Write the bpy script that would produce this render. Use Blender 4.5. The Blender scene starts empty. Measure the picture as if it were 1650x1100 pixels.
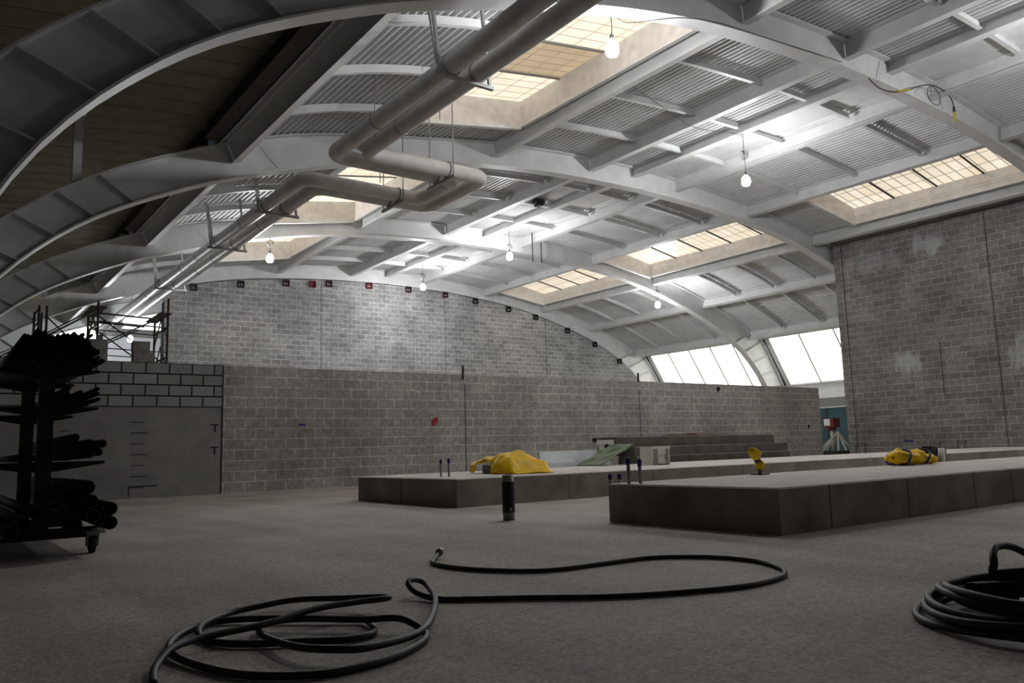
import bpy, math, random
from mathutils import Vector as V, Matrix
random.seed(7)
scene = bpy.context.scene
COL = scene.collection
PI = math.pi

# ------------------------------------------------------------------ camera
PITCH, ROLL, YAW, EYE = 0.134031554, -0.02852303, 0.636624387, 0.66
fw = V((math.sin(YAW)*math.cos(PITCH), math.cos(YAW)*math.cos(PITCH), math.sin(PITCH)))
rt = V((math.cos(YAW), -math.sin(YAW), 0)); up = rt.cross(fw)
r2 = rt*math.cos(ROLL) + up*math.sin(ROLL); u2 = up*math.cos(ROLL) - rt*math.sin(ROLL)
cam = bpy.data.cameras.new('camera'); cam.sensor_width = 36; cam.lens = 1290.47/1650*36
cam.clip_start = 0.05; cam.clip_end = 200
co = bpy.data.objects.new('camera', cam); COL.objects.link(co)
m = Matrix((r2, u2, -fw)).transposed().to_4x4(); m.translation = (0, 0, EYE)
co.matrix_world = m
scene.camera = co
# ------------------------------------------------------------------ world and exposure
scene.view_settings.view_transform = 'Standard'; scene.view_settings.look = 'None'
scene.view_settings.exposure = 0.65; scene.view_settings.gamma = 1.0
scene.view_settings.use_curve_mapping = False
w = bpy.data.worlds.new('world'); scene.world = w; w.use_nodes = True
w.node_tree.nodes['Background'].inputs[0].default_value = (0.9, 0.95, 1.0, 1)
w.node_tree.nodes['Background'].inputs[1].default_value = 0.012
LAMP_E, SKY_E, WIN_E = 325.0, .66, 2.0

# ------------------------------------------------------------------ materials
def nodes_of(name):
    m = bpy.data.materials.new(name); m.use_nodes = True
    nt = m.node_tree; b = nt.nodes['Principled BSDF']
    return m, nt, b
def N(nt, t, **k):
    n = nt.nodes.new(t)
    for a, v in k.items(): setattr(n, a, v)
    return n
def ramp(nt, fac, stops):
    r = N(nt, 'ShaderNodeValToRGB'); e = r.color_ramp.elements
    while len(e) < len(stops): e.new(0.5)
    for i, (p, c) in enumerate(stops): e[i].position = p; e[i].color = (*c, 1)
    nt.links.new(fac, r.inputs[0]); return r.outputs[0]
def mat(name, col, rough=0.6, metal=0.0, var=0.12, scale=6.0, fine=0.0, bump=0.0, spec=0.4):
    m, nt, b = nodes_of(name)
    g = N(nt, 'ShaderNodeNewGeometry')
    n = N(nt, 'ShaderNodeTexNoise'); n.inputs['Scale'].default_value = scale; n.inputs['Detail'].default_value = 6
    nt.links.new(g.outputs['Position'], n.inputs['Vector'])
    lo = tuple(c*(1-var) for c in col); hi = tuple(min(1, c*(1+var)) for c in col)
    c = ramp(nt, n.outputs['Fac'], [(0.3, lo), (0.7, hi)])
    if fine:
        f = N(nt, 'ShaderNodeTexNoise'); f.inputs['Scale'].default_value = 160; f.inputs['Detail'].default_value = 3
        nt.links.new(g.outputs['Position'], f.inputs['Vector'])
        fr = ramp(nt, f.outputs['Fac'], [(0.3, (1-fine,)*3), (0.7, (1+fine,)*3)])
        mx = N(nt, 'ShaderNodeMix', data_type='RGBA', blend_type='MULTIPLY'); mx.inputs[0].default_value = 1
        nt.links.new(c, mx.inputs[6]); nt.links.new(fr, mx.inputs[7]); c = mx.outputs[2]
    nt.links.new(c, b.inputs['Base Color'])
    b.inputs['Roughness'].default_value = rough; b.inputs['Metallic'].default_value = metal
    b.inputs['Specular IOR Level'].default_value = spec
    if bump:
        bp = N(nt, 'ShaderNodeBump'); bp.inputs['Strength'].default_value = bump; bp.inputs['Distance'].default_value = 0.02
        nt.links.new(n.outputs['Fac'], bp.inputs['Height']); nt.links.new(bp.outputs[0], b.inputs['Normal'])
    return m
def emis(name, col, e, grid=None):
    m, nt, b = nodes_of(name)
    b.inputs['Base Color'].default_value = (*[c*.5 for c in col], 1); b.inputs['Roughness'].default_value = .4
    b.inputs['Emission Strength'].default_value = e
    if grid:
        ax, bw, rh, ms, line, var = grid
        g = N(nt, 'ShaderNodeNewGeometry'); s = N(nt, 'ShaderNodeSeparateXYZ'); c = N(nt, 'ShaderNodeCombineXYZ')
        nt.links.new(g.outputs['Position'], s.inputs[0])
        nt.links.new(s.outputs[ax[0]], c.inputs[0]); nt.links.new(s.outputs[ax[1]], c.inputs[1])
        t = N(nt, 'ShaderNodeTexBrick', offset=0.0); t.inputs['Scale'].default_value = 1
        t.inputs['Brick Width'].default_value = bw; t.inputs['Row Height'].default_value = rh
        t.inputs['Mortar Size'].default_value = ms; t.inputs['Mortar Smooth'].default_value = .3
        t.inputs['Color1'].default_value = (*col, 1); t.inputs['Color2'].default_value = (*[a*b_ for a, b_ in zip(col, var)], 1)
        t.inputs['Mortar'].default_value = (*[a*line for a in col], 1)
        nt.links.new(c.outputs[0], t.inputs['Vector'])
        n = N(nt, 'ShaderNodeTexNoise'); n.inputs['Scale'].default_value = 1.3
        nt.links.new(g.outputs['Position'], n.inputs['Vector'])
        mx = N(nt, 'ShaderNodeMix', data_type='RGBA', blend_type='MULTIPLY'); mx.inputs[0].default_value = 1
        nt.links.new(t.outputs[0], mx.inputs[6])
        nt.links.new(ramp(nt, n.outputs['Fac'], [(.3, (.86, .84, .8)), (.7, (1, 1, 1))]), mx.inputs[7])
        nt.links.new(mx.outputs[2], b.inputs['Emission Color'])
    else: b.inputs['Emission Color'].default_value = (*col, 1)
    return m
def cmu(name, ax, c1, c2, mort, ms=0.011, stains=(), patch=.25, zoff=0.0, fine=.3, fine2=0.0):
    """concrete block in 0.4 x 0.2 m running bond, ax = the two world axes of the wall's face"""
    m, nt, b = nodes_of(name); b.inputs['Roughness'].default_value = .92; b.inputs['Specular IOR Level'].default_value = .2
    g = N(nt, 'ShaderNodeNewGeometry'); s = N(nt, 'ShaderNodeSeparateXYZ'); c = N(nt, 'ShaderNodeCombineXYZ')
    nt.links.new(g.outputs['Position'], s.inputs[0])
    nt.links.new(s.outputs[ax[0]], c.inputs[0])
    zo = N(nt, 'ShaderNodeMath', operation='ADD'); zo.inputs[1].default_value = zoff
    nt.links.new(s.outputs[ax[1]], zo.inputs[0]); nt.links.new(zo.outputs[0], c.inputs[1])
    t = N(nt, 'ShaderNodeTexBrick', offset=.5); t.inputs['Scale'].default_value = 1
    for k, v in (('Brick Width', .4), ('Row Height', .2), ('Mortar Size', ms), ('Mortar Smooth', .25), ('Bias', -.1)): t.inputs[k].default_value = v
    t.inputs['Color1'].default_value = (*c1, 1); t.inputs['Color2'].default_value = (*c2, 1); t.inputs['Mortar'].default_value = (*mort, 1)
    nt.links.new(c.outputs[0], t.inputs['Vector'])
    mn = N(nt, 'ShaderNodeTexNoise'); mn.inputs['Scale'].default_value = 2.2; mn.inputs['Detail'].default_value = 5
    nt.links.new(g.outputs['Position'], mn.inputs['Vector'])     # joints smeared flush here and there
    nt.links.new(ramp(nt, mn.outputs['Fac'], [(.36, tuple((a_+b_)/2 for a_, b_ in zip(c2, mort)) if mort[0] > .1 else mort), (.62, mort)]), t.inputs['Mortar'])
    col = t.outputs[0]
    def mul(col, noise_scale, lo, hi, det=5):
        n = N(nt, 'ShaderNodeTexNoise'); n.inputs['Scale'].default_value = noise_scale; n.inputs['Detail'].default_value = det
        nt.links.new(g.outputs['Position'], n.inputs['Vector'])
        mx = N(nt, 'ShaderNodeMix', data_type='RGBA', blend_type='MULTIPLY'); mx.inputs[0].default_value = 1
        nt.links.new(col, mx.inputs[6]); nt.links.new(ramp(nt, n.outputs['Fac'], [(.3, (lo,)*3), (.7, (hi,)*3)]), mx.inputs[7])
        return mx.outputs[2], n
    col, _ = mul(col, .8, 1-patch, 1+patch)
    col, nf = mul(col, 70, 1-fine, 1+fine, 3)
    if fine2: col, _ = mul(col, 14, 1-fine2, 1+fine2, 4)
    for (u0, z0, ru, rz, sc, amt) in stains:      # pale lime runs with a shape of their own
        a = N(nt, 'ShaderNodeMath', operation='SUBTRACT'); a.inputs[1].default_value = u0; nt.links.new(s.outputs[ax[0]], a.inputs[0])
        d = N(nt, 'ShaderNodeMath', operation='SUBTRACT'); d.inputs[1].default_value = z0; nt.links.new(s.outputs[ax[1]], d.inputs[0])
        q = N(nt, 'ShaderNodeCombineXYZ')
        a2 = N(nt, 'ShaderNodeMath', operation='DIVIDE'); a2.inputs[1].default_value = ru; nt.links.new(a.outputs[0], a2.inputs[0])
        d2 = N(nt, 'ShaderNodeMath', operation='DIVIDE'); d2.inputs[1].default_value = rz; nt.links.new(d.outputs[0], d2.inputs[0])
        nt.links.new(a2.outputs[0], q.inputs[0]); nt.links.new(d2.outputs[0], q.inputs[1])
        ln = N(nt, 'ShaderNodeVectorMath', operation='LENGTH'); nt.links.new(q.outputs[0], ln.inputs[0])
        sv = N(nt, 'ShaderNodeVectorMath', operation='MULTIPLY'); sv.inputs[1].default_value = (sc, sc, sc*.25); nt.links.new(g.outputs['Position'], sv.inputs[0])
        n = N(nt, 'ShaderNodeTexNoise'); n.inputs['Scale'].default_value = 1; n.inputs['Detail'].default_value = 4; nt.links.new(sv.outputs[0], n.inputs['Vector'])
        sm = N(nt, 'ShaderNodeMath', operation='SUBTRACT'); nt.links.new(n.outputs['Fac'], sm.inputs[0])
        hf = N(nt, 'ShaderNodeMath', operation='MULTIPLY'); hf.inputs[1].default_value = .42; nt.links.new(ln.outputs['Value'], hf.inputs[0]); nt.links.new(hf.outputs[0], sm.inputs[1])
        f = ramp(nt, sm.outputs[0], [(.12, (0, 0, 0)), (.32, (amt,)*3)])
        mx = N(nt, 'ShaderNodeMix', data_type='RGBA'); nt.links.new(f, mx.inputs[0]); nt.links.new(col, mx.inputs[6]); mx.inputs[7].default_value = (.62, .66, .66, 1); col = mx.outputs[2]
    nt.links.new(col, b.inputs['Base Color'])
    bp = N(nt, 'ShaderNodeBump'); bp.inputs['Strength'].default_value = .5; bp.inputs['Distance'].default_value = .01
    nt.links.new(t.outputs['Fac'], bp.inputs['Height']); bp.invert = True
    nt.links.new(bp.outputs[0], b.inputs['Normal'])
    return m
def concrete_floor():
    m, nt, b = nodes_of('floor_concrete'); b.inputs['Roughness'].default_value = .75; b.inputs['Specular IOR Level'].default_value = .25
    g = N(nt, 'ShaderNodeNewGeometry')
    def noise(scale, det, stretch=(1, 1, 1)):
        sv = N(nt, 'ShaderNodeVectorMath', operation='MULTIPLY'); sv.inputs[1].default_value = stretch
        nt.links.new(g.outputs['Position'], sv.inputs[0])
        n = N(nt, 'ShaderNodeTexNoise'); n.inputs['Scale'].default_value = scale; n.inputs['Detail'].default_value = det
        nt.links.new(sv.outputs[0], n.inputs['Vector']); return n.outputs['Fac']
    c = ramp(nt, noise(.7, 6), [(.3, (.37, .335, .295)), (.7, (.52, .475, .425))])
    for sc, det, st, lo, hi in ((60, 3, (1, 1, 1), .66, 1.34), (22, 4, (1, 1, 1), .82, 1.18), (1.7, 5, (1, .5, 1), .86, 1.12), (3, 5, (1, .12, 1), .88, 1.08), (9, 4, (.06, 1, 1), .93, 1.05)):
        mx = N(nt, 'ShaderNodeMix', data_type='RGBA', blend_type='MULTIPLY'); mx.inputs[0].default_value = 1
        nt.links.new(c, mx.inputs[6]); nt.links.new(ramp(nt, noise(sc, det, st), [(.3, (lo,)*3), (.7, (hi,)*3)]), mx.inputs[7]); c = mx.outputs[2]
    # small dark spots
    vo = N(nt, 'ShaderNodeTexVoronoi'); vo.inputs['Scale'].default_value = 1.6; nt.links.new(g.outputs['Position'], vo.inputs['Vector'])
    mx = N(nt, 'ShaderNodeMix', data_type='RGBA'); nt.links.new(ramp(nt, vo.outputs['Distance'], [(.012, (.8,)*3), (.022, (0, 0, 0))]), mx.inputs[0])
    nt.links.new(c, mx.inputs[6]); mx.inputs[7].default_value = (.06, .055, .05, 1)
    nt.links.new(mx.outputs[2], b.inputs['Base Color'])
    bp = N(nt, 'ShaderNodeBump'); bp.inputs['Strength'].default_value = .25; bp.inputs['Distance'].default_value = .01
    nt.links.new(noise(60, 3), bp.inputs['Height']); nt.links.new(bp.outputs[0], b.inputs['Normal'])
    return m
M = dict(
    floor=concrete_floor(),
    steel=mat('white_painted_steel', (.66, .665, .66), .5, var=.08, scale=2.5, fine=.05),
    deck=mat('white_painted_deck', (.60, .605, .60), .5, var=.08, scale=2, fine=.05),
    dark_roof=mat('olive_roof_board', (.20, .185, .13), .8, var=.2, scale=3, fine=.15),
    dark_beam=mat('dark_rusty_steel', (.05, .038, .028), .7, var=.3, scale=4),
    curb=mat('cream_painted_curb', (.66, .635, .60), .6, var=.12, scale=5, fine=.06),
    cmu_mid=cmu('block_wall_low', (0, 2), (.285, .272, .25), (.335, .32, .295), (.64, .62, .59), .0075, fine2=.22),
    cmu_far=cmu('block_wall_far', (0, 2), (.24, .24, .235), (.35, .35, .34), (.58, .58, .57), .012, patch=.25, fine=.15, fine2=.28),
    cmu_right=cmu('block_wall_right', (1, 2), (.165, .155, .145), (.245, .23, .217), (.42, .405, .385), .0085, fine2=.22,
        stains=((12.1, 6.72, .8, .4, 4, .35), (12.95, 3.05, .45, .42, 8, .4), (9.75, 3.0, .4, .6, 8, .35), (13.9, 6.5, 1.2, .5, 3, .16))),
    cmu_dark=cmu('block_wall_dark_mortar', (0, 2), (.235, .228, .215), (.29, .283, .27), (.025, .023, .02), .015),
    parge=mat('grey_parged_block', (.235, .225, .21), .95, var=.16, scale=2.5, fine=.3),
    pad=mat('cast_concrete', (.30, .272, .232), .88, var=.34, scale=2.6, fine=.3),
    pad_top=mat('pale_concrete', (.62, .585, .54), .85, var=.12, scale=3, fine=.2),  # pad tops, a paler tone than the pad sides
    slab=mat('old_precast_concrete', (.12, .108, .092), .9, var=.3, scale=4, fine=.25),
    pipe=mat('grey_pipe_jacket', (.56, .545, .525), .42, var=.12, scale=4, fine=.06, spec=.5),
    metal=mat('dull_galvanized_steel', (.30, .30, .29), .45, .3, var=.15, scale=12),
    hose=mat('black_rubber_hose', (.022, .021, .021), .5, var=.2, scale=20),
    brass=mat('tarnished_brass', (.20, .17, .12), .4, .8, var=.2, scale=30),
    black=mat('black_steel', (.012, .012, .013), .5, var=.3, scale=10),
    blackpipe=mat('black_iron_pipe', (.03, .028, .026), .45, .2, var=.3, scale=6),
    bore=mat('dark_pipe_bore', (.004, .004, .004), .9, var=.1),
    green_post=mat('dark_green_enamel', (.012, .03, .022), .5, var=.2, scale=8),
    rubber=mat('black_rubber', (.014, .014, .014), .8, var=.2, scale=20),
    yellow=mat('yellow_plastic_sheet', (.92, .56, .0), .42, var=.1, scale=6, spec=.25),
    green=mat('green_tarpaulin', (.075, .115, .05), .55, var=.25, scale=6, bump=.3),
    white_board=mat('white_foam_board', (.78, .82, .84), .6, var=.06, scale=6),
    white_plastic=mat('off_white_plastic', (.62, .60, .54), .5, var=.12, scale=14),
    grey_plastic=mat('grey_plastic', (.24, .235, .22), .5, var=.12, scale=14),
    blue=mat('blue_plastic', (.02, .025, .16), .4, var=.15, scale=20),
    wood=mat('weathered_wood', (.28, .19, .12), .8, var=.3, scale=14),
    red=mat('red_primer', (.16, .018, .022), .6, var=.25, scale=18),
    dark_red=mat('dark_red_primer', (.05, .016, .016), .6, var=.25, scale=18),
    bright_red=mat('red_spray_paint', (.45, .02, .03), .7, var=.25, scale=30),
    blue_paint=mat('blue_spray_paint', (.02, .02, .22), .7, var=.2, scale=30),
    joint=mat('dark_joint_sealant', (.03, .03, .028), .9, var=.2),
    cord=mat('dark_cord', (.035, .03, .025), .6, var=.2),
    yellow_cord=mat('yellow_cord', (.45, .36, .03), .5, var=.2, scale=20),
    teal=mat('teal_painted_steel', (.035, .085, .10), .6, var=.2, scale=2, fine=.2),
    white_wall=mat('white_painted_wall', (.74, .76, .78), .8, var=.06, scale=3),
    grey_wall=mat('grey_painted_wall', (.22, .225, .22), .8, var=.1, scale=3),
    dark_wall=mat('dark_block', (.10, .095, .085), .95, var=.25, scale=3),  # dark block colour with random variation
    concrete_block=mat('grey_concrete_block', (.21, .205, .195), .95, var=.18, scale=14, fine=.2),
    scaffold=mat('rusty_scaffold_steel', (.06, .05, .042), .6, .3, var=.3, scale=12),
    bulb=emis('lit_bulb', (.97, .975, 1.0), LAMP_E),
    far_bulb=emis('lit_bulb_far', (.93, .96, 1.0), LAMP_E*.9),
    sky_l=emis('skylight_glazing', (1.0, .885, .73), SKY_E, ((1, 0), .30, .62, .018, .35, (.93, .92, .88))),
    sky_brown=emis('stained_skylight_glazing', (.62, .49, .33), SKY_E*.75, ((1, 0), .26, .52, .016, .45, (.9, .85, .8))),
    sky_r=emis('skylight_glazing_right', (1.0, .90, .76), SKY_E*.85, ((1, 0), .30, .62, .022, .28, (.95, .9, .82))),
    win=emis('bright_window_glazing', (1.0, 1.0, .97), WIN_E, ((1, 2), .27, .5, .008, .55, (.98, .98, .9))),
    lunette=emis('far_window_glazing', (1.0, .98, .95), 1.4, ((0, 2), .5, .6, .02, .4, (.95, .95, .9))),
)
# ------------------------------------------------------------------ mesh building
class MB:
    def __init__(s): s.v = []; s.f = []; s.sm = []; s.mi = []; s.cur = 0
    def face(s, idx, sm=False): s.f.append(idx); s.sm.append(sm); s.mi.append(s.cur)
    def hexa(s, p):            # p: 4 bottom (ccw) + 4 top
        b = len(s.v); s.v += [V(q) for q in p]
        for q in ((3, 2, 1, 0), (4, 5, 6, 7), (0, 1, 5, 4), (1, 2, 6, 5), (2, 3, 7, 6), (3, 0, 4, 7)): s.face([b+i for i in q])
        return s
    def box(s, x0, x1, y0, y1, z0, z1):
        return s.hexa([(x0, y0, z0), (x1, y0, z0), (x1, y1, z0), (x0, y1, z0), (x0, y0, z1), (x1, y0, z1), (x1, y1, z1), (x0, y1, z1)])
    def bar(s, p, q, wd, h, upv=(0, 0, 1)):
        p, q = V(p), V(q); d = (q-p).normalized(); side = d.cross(V(upv)).normalized(); u = side.cross(d)
        a, c = side*wd/2, u*h/2
        return s.hexa([p-a-c, p+a-c, q+a-c, q-a-c, p-a+c, p+a+c, q+a+c, q-a+c])
    def tube(s, pts, r, n=10, cap=True, closed=False):
        pts = [V(p) for p in pts]; rr = r if isinstance(r, (list, tuple)) else [r]*len(pts)
        L = len(pts); b0 = len(s.v); prev = None
        for i, p in enumerate(pts):
            if closed: t = pts[(i+1) % L]-pts[i-1]
            else: t = pts[min(i+1, L-1)]-pts[max(i-1, 0)]
            t.normalize()
            if prev is None:
                a = V((0, 0, 1)) if abs(t.z) < .9 else V((1, 0, 0)); x = t.cross(a).normalized()
            else: x = (prev - t*prev.dot(t)).normalized()
            prev = x; y = t.cross(x)
            for k in range(n):
                an = 2*PI*k/n; s.v.append(p + (x*math.cos(an)+y*math.sin(an))*rr[i])
        for i in range(L if closed else L-1):
            for k in range(n):
                a = b0+i*n; c = b0+((i+1) % L)*n
                s.face([a+k, a+(k+1) % n, c+(k+1) % n, c+k], True)
        if cap and not closed:
            s.face([b0+k for k in range(n)][::-1]); s.face([b0+(L-1)*n+k for k in range(n)])
        return s
    def ring(s, p, q, ro, ri, n=16, depth=None):     # open pipe: outer wall, annular ends, bore
        p, q = V(p), V(q); d = (q-p).normalized()
        a = V((0, 0, 1)) if abs(d.z) < .9 else V((1, 0, 0)); x = d.cross(a).normalized(); y = d.cross(x)
        b = len(s.v)
        for c, r in ((p, ri), (p, ro), (q, ro), (q, ri)):
            for k in range(n):
                an = 2*PI*k/n; s.v.append(c+(x*math.cos(an)+y*math.sin(an))*r)
        for j in range(4):
            for k in range(n):
                A = b+j*n; B = b+((j+1) % 4)*n
                s.face([A+k, A+(k+1) % n, B+(k+1) % n, B+k], j != 0 and j != 2)
        return s
    def lathe(s, c, prof, n=16, axis='z'):
        c = V(c); b = len(s.v)
        for r, h in prof:
            for k in range(n):
                an = 2*PI*k/n; a, d = r*math.cos(an), r*math.sin(an)
                s.v.append(c + (V((a, d, h)) if axis == 'z' else V((h, a, d)) if axis == 'x' else V((d, h, a))))
        for i in range(len(prof)-1):
            for k in range(n): s.face([b+i*n+k, b+i*n+(k+1) % n, b+(i+1)*n+(k+1) % n, b+(i+1)*n+k], True)
        s.face([b+k for k in range(n)][::-1]); e = b+(len(prof)-1)*n; s.face([e+k for k in range(n)])
        return s
    def grid(s, fn, nu, nv, th=0.0, sm=True):
        """a sheet fn(u, v); th > 0 gives it a thickness along its normals"""
        P = [[V(fn(i/nu, j/nv)) for j in range(nv+1)] for i in range(nu+1)]
        def nor(i, j):
            a = P[min(i+1, nu)][j]-P[max(i-1, 0)][j]; b_ = P[i][min(j+1, nv)]-P[i][max(j-1, 0)]
            n = a.cross(b_); return n.normalized() if n.length > 1e-9 else V((0, 0, 1))
        b = len(s.v); W = nv+1
        for i in range(nu+1):
            for j in range(nv+1): s.v.append(P[i][j])
        for i in range(nu):
            for j in range(nv): s.face([b+i*W+j, b+(i+1)*W+j, b+(i+1)*W+j+1, b+i*W+j+1], sm)
        if th:
            c = len(s.v)
            for i in range(nu+1):
                for j in range(nv+1): s.v.append(P[i][j]-nor(i, j)*th)
            for i in range(nu):
                for j in range(nv): s.face([c+i*W+j+1, c+(i+1)*W+j+1, c+(i+1)*W+j, c+i*W+j], sm)
            rim = [i*W for i in range(nu)] + [nu*W+j for j in range(nv)] + [i*W+nv for i in range(nu, 0, -1)] + [j for j in range(nv, 0, -1)]
            for a, d in zip(rim, rim[1:]+rim[:1]): s.face([b+d, b+a, c+a, c+d])
        return s
    def build(s, name, m, parent=None):
        me = bpy.data.meshes.new(name)
        if parent is None:
            xs, ys, zs = zip(*[(q.x, q.y, q.z) for q in s.v])
            o0 = V(((min(xs)+max(xs))/2, (min(ys)+max(ys))/2, min(zs)))
        else:
            o0 = V((0, 0, 0)); p = parent
            while p: o0 = o0 + p.location; p = p.parent
        me.from_pydata([tuple(q-o0) for q in s.v], [], s.f)
        me.polygons.foreach_set('use_smooth', s.sm)
        for k in (m if isinstance(m, (list, tuple)) else [m]): me.materials.append(M[k])
        if any(s.mi): me.polygons.foreach_set('material_index', s.mi)
        me.update()
        o = bpy.data.objects.new(name, me); COL.objects.link(o)
        if parent is None: o.location = o0
        else: o.parent = parent
        return o
def thing(name, label, cat, loc=(0, 0, 0), group=None):
    o = bpy.data.objects.new(name, None); o.empty_display_size = .1; COL.objects.link(o); o.location = loc
    return tag(o, label, cat, group)
def tag(o, label, cat, group=None):
    o['label'] = label; o['category'] = cat
    if group: o['group'] = group
    return o
def struct(o, label=None):
    o['kind'] = 'structure'
    if label: o['label'] = label; o['category'] = o.name.split('_')[0].split('.')[0]
    return o
def lerp(t, tab):
    for (a, x), (b, y) in zip(tab, tab[1:]):
        if t <= b: return x+(y-x)*(t-a)/(b-a)
    return tab[-1][1]
def smooth(tab, n=6):
    P = [V((a, b, 0)) for a, b in tab]; out = []
    for i in range(len(P)-1):
        p0, p1, p2, p3 = P[max(i-1, 0)], P[i], P[i+1], P[min(i+2, len(P)-1)]
        for k in range(n):
            t = k/n; q = .5*((2*p1)+(p2-p0)*t+(2*p0-5*p1+4*p2-p3)*t*t+(3*p1-p0-3*p2+p3)*t**3); out.append((q.x, q.y))
    out.append((P[-1].x, P[-1].y)); return out
def crom(P, n=6):
    P = [V(p) for p in P]; out = []
    for i in range(len(P)-1):
        p0, p1, p2, p3 = P[max(i-1, 0)], P[i], P[i+1], P[min(i+2, len(P)-1)]
        for k in range(n):
            t = k/n; out.append(.5*((2*p1)+(p2-p0)*t+(2*p0-5*p1+4*p2-p3)*t*t+(3*p1-p0-3*p2+p3)*t**3))
    out.append(P[-1]); return out

# ------------------------------------------------------------------ the vault's section (X across the hall, crown at XC)
XC = 16.05
INNER = [(0, 7.87), (3, 7.78), (6, 7.50), (8, 7.12), (10, 6.58), (11.5, 6.08), (12.5, 5.65), (13.2, 5.30), (13.8, 4.95), (14.4, 4.50), (15.0, 3.92), (15.5, 3.25), (15.9, 2.4), (16.2, 1.3), (16.35, 0)]
OUTER_L = [(0, 8.47), (2, 8.42), (4.9, 8.20), (6.7, 7.93), (9.5, 7.43), (11.0, 7.0), (12.25, 6.49), (13.2, 6.05), (13.8, 5.72), (14.4, 5.33), (15.0, 4.85), (15.6, 4.3), (16.2, 3.5), (16.7, 2.4), (17.0, 1.3), (17.15, 0)]
OUTER_R = [(0, 8.47), (2, 8.42), (4.9, 8.20), (6.7, 7.95), (9.5, 7.50), (11.0, 7.12), (12.25, 6.70), (13.4, 6.28), (14.65, 5.75), (15.5, 5.25), (16.1, 4.4), (16.8, 3.3), (17.2, 2.2), (17.4, 1.1), (17.45, 0)]
def side(tab, sgn): return [(XC+sgn*d, z) for d, z in smooth(tab, 4)]
IN = side(INNER, -1)[::-1] + side(INNER, 1)[1:]
OUT = side(OUTER_L, -1)[::-1] + side(OUTER_R, 1)[1:]
OUT_UP = [p for p in OUT if 1.0 < p[0] < 32.3]
def zo(x):                    # underside of the deck
    for (a, p), (b, q) in zip(OUT_UP, OUT_UP[1:]):
        if a <= x <= b: return p+(q-p)*(x-a)/(b-a)
    return OUT_UP[-1][1]
def zi(x):
    ii = [p for p in IN if .5 < p[0] < 31.6]
    for (a, p), (b, q) in zip(ii, ii[1:]):
        if a <= x <= b: return p+(q-p)*(x-a)/(b-a)
    return ii[-1][1]
def norm2(x):                 # outward normal of the roof surface
    d = (zo(x+.15)-zo(x-.15))/.3; l = math.hypot(1, d); return V((-d/l, 0, 1/l))
ARCH_Y = [8.0, 15.5, 23.0, 30.5, 38.0]
YB = [-7.5] + ARCH_Y
ORD = ['first', 'second', 'third', 'fourth', 'fifth', 'sixth', 'seventh', 'eighth', 'ninth']

# ------------------------------------------------------------------ setting: floor and walls
fl = MB(); fl.box(-8, 40, -8, 42, -.2, 0); struct(fl.build('floor', 'floor'), 'dusty grey concrete floor')
# low partition wall, 12 courses, across the hall
mw = struct(MB().box(4.57, 24.0, 15.4, 15.6, 0, 2.4).build('wall_back', 'cmu_mid'), 'low grey block partition wall across the hall')
for x, z0, z1 in ((10.0, 0, 2.2), (15.6, 0, 2.2)): MB().box(x-.008, x+.008, 15.394, 15.402, z0, z1).build('control_joint', 'joint', mw)
MB().box(9.93, 9.965, 15.36, 15.399, 2.29, 2.60).build('joint_rod', 'black', mw)
MB().box(15.56, 15.595, 15.36, 15.399, 2.38, 2.62).build('joint_rod', 'black', mw)
MB().box(18.82, 18.92, 15.35, 15.399, 2.2, 2.31).build('junction_box', 'black', mw)
MB().box(23.25, 23.30, 15.37, 15.399, 1.08, 1.19).build('junction_box', 'black', mw)
pm = MB()
for x0, x1, z0, z1 in ((6.05, 6.1, 1.25, 1.285), (6.09, 6.14, 1.255, 1.29), (6.13, 6.2, 1.25, 1.285)): pm.box(x0, x1, 15.396, 15.401, z0, z1)
pm.build('paint_mark', 'blue_paint', mw)
pm = MB(); ring = []
for k in range(24):
    a = 2*PI*k/24; ring.append((9.19+.06*math.cos(a)+.02*math.sin(a), 15.398, 1.33+.07*math.sin(a)+.02*math.cos(a)))
pm.tube(ring, .022, 6, closed=True); pm.bar((9.10, 15.398, 1.24), (9.24, 15.398, 1.38), .006, .03, (0, 1, 0)); pm.bar((9.15, 15.398, 1.3), (9.27, 15.398, 1.44), .006, .02, (0, 1, 0))
pm.build('paint_mark', 'bright_red', mw)
lw = struct(MB().box(.2, 4.555, 15.4, 15.6, 1.6, 2.4).build('wall_left_panel', 'cmu_dark'), 'block courses with black mortar at the left of the partition')
pw = struct(MB().box(.2, 4.555, 15.41, 15.6, 0, 1.6).build('wall_left_base', 'parge'), 'smeared grey block base below the black mortar courses')
ml = MB()
for i in range(7): ml.box(3.0+.02*math.sin(i), 3.22+.05*(i % 2), 15.404, 15.412, .18+.19*i, .195+.19*i)
for i in range(2): ml.box(4.36, 4.5, 15.404, 15.412, .85+.42*i, .87+.42*i); ml.box(4.42, 4.45, 15.404, 15.412, .72+.42*i, .86+.42*i)
for i in range(5): ml.box(1.9, 2.05, 15.404, 15.412, .38+.2*i, .39+.2*i)
ml.box(2.98, 3.46, 15.404, 15.412, .2, .215); ml.box(2.98, 2.995, 15.404, 15.412, .03, .2)
ml.build('mortar_joint', 'joint', pw)
MB().box(4.555, 4.572, 15.392, 15.5, 0, 2.4).build('control_joint', 'joint', mw)
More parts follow.
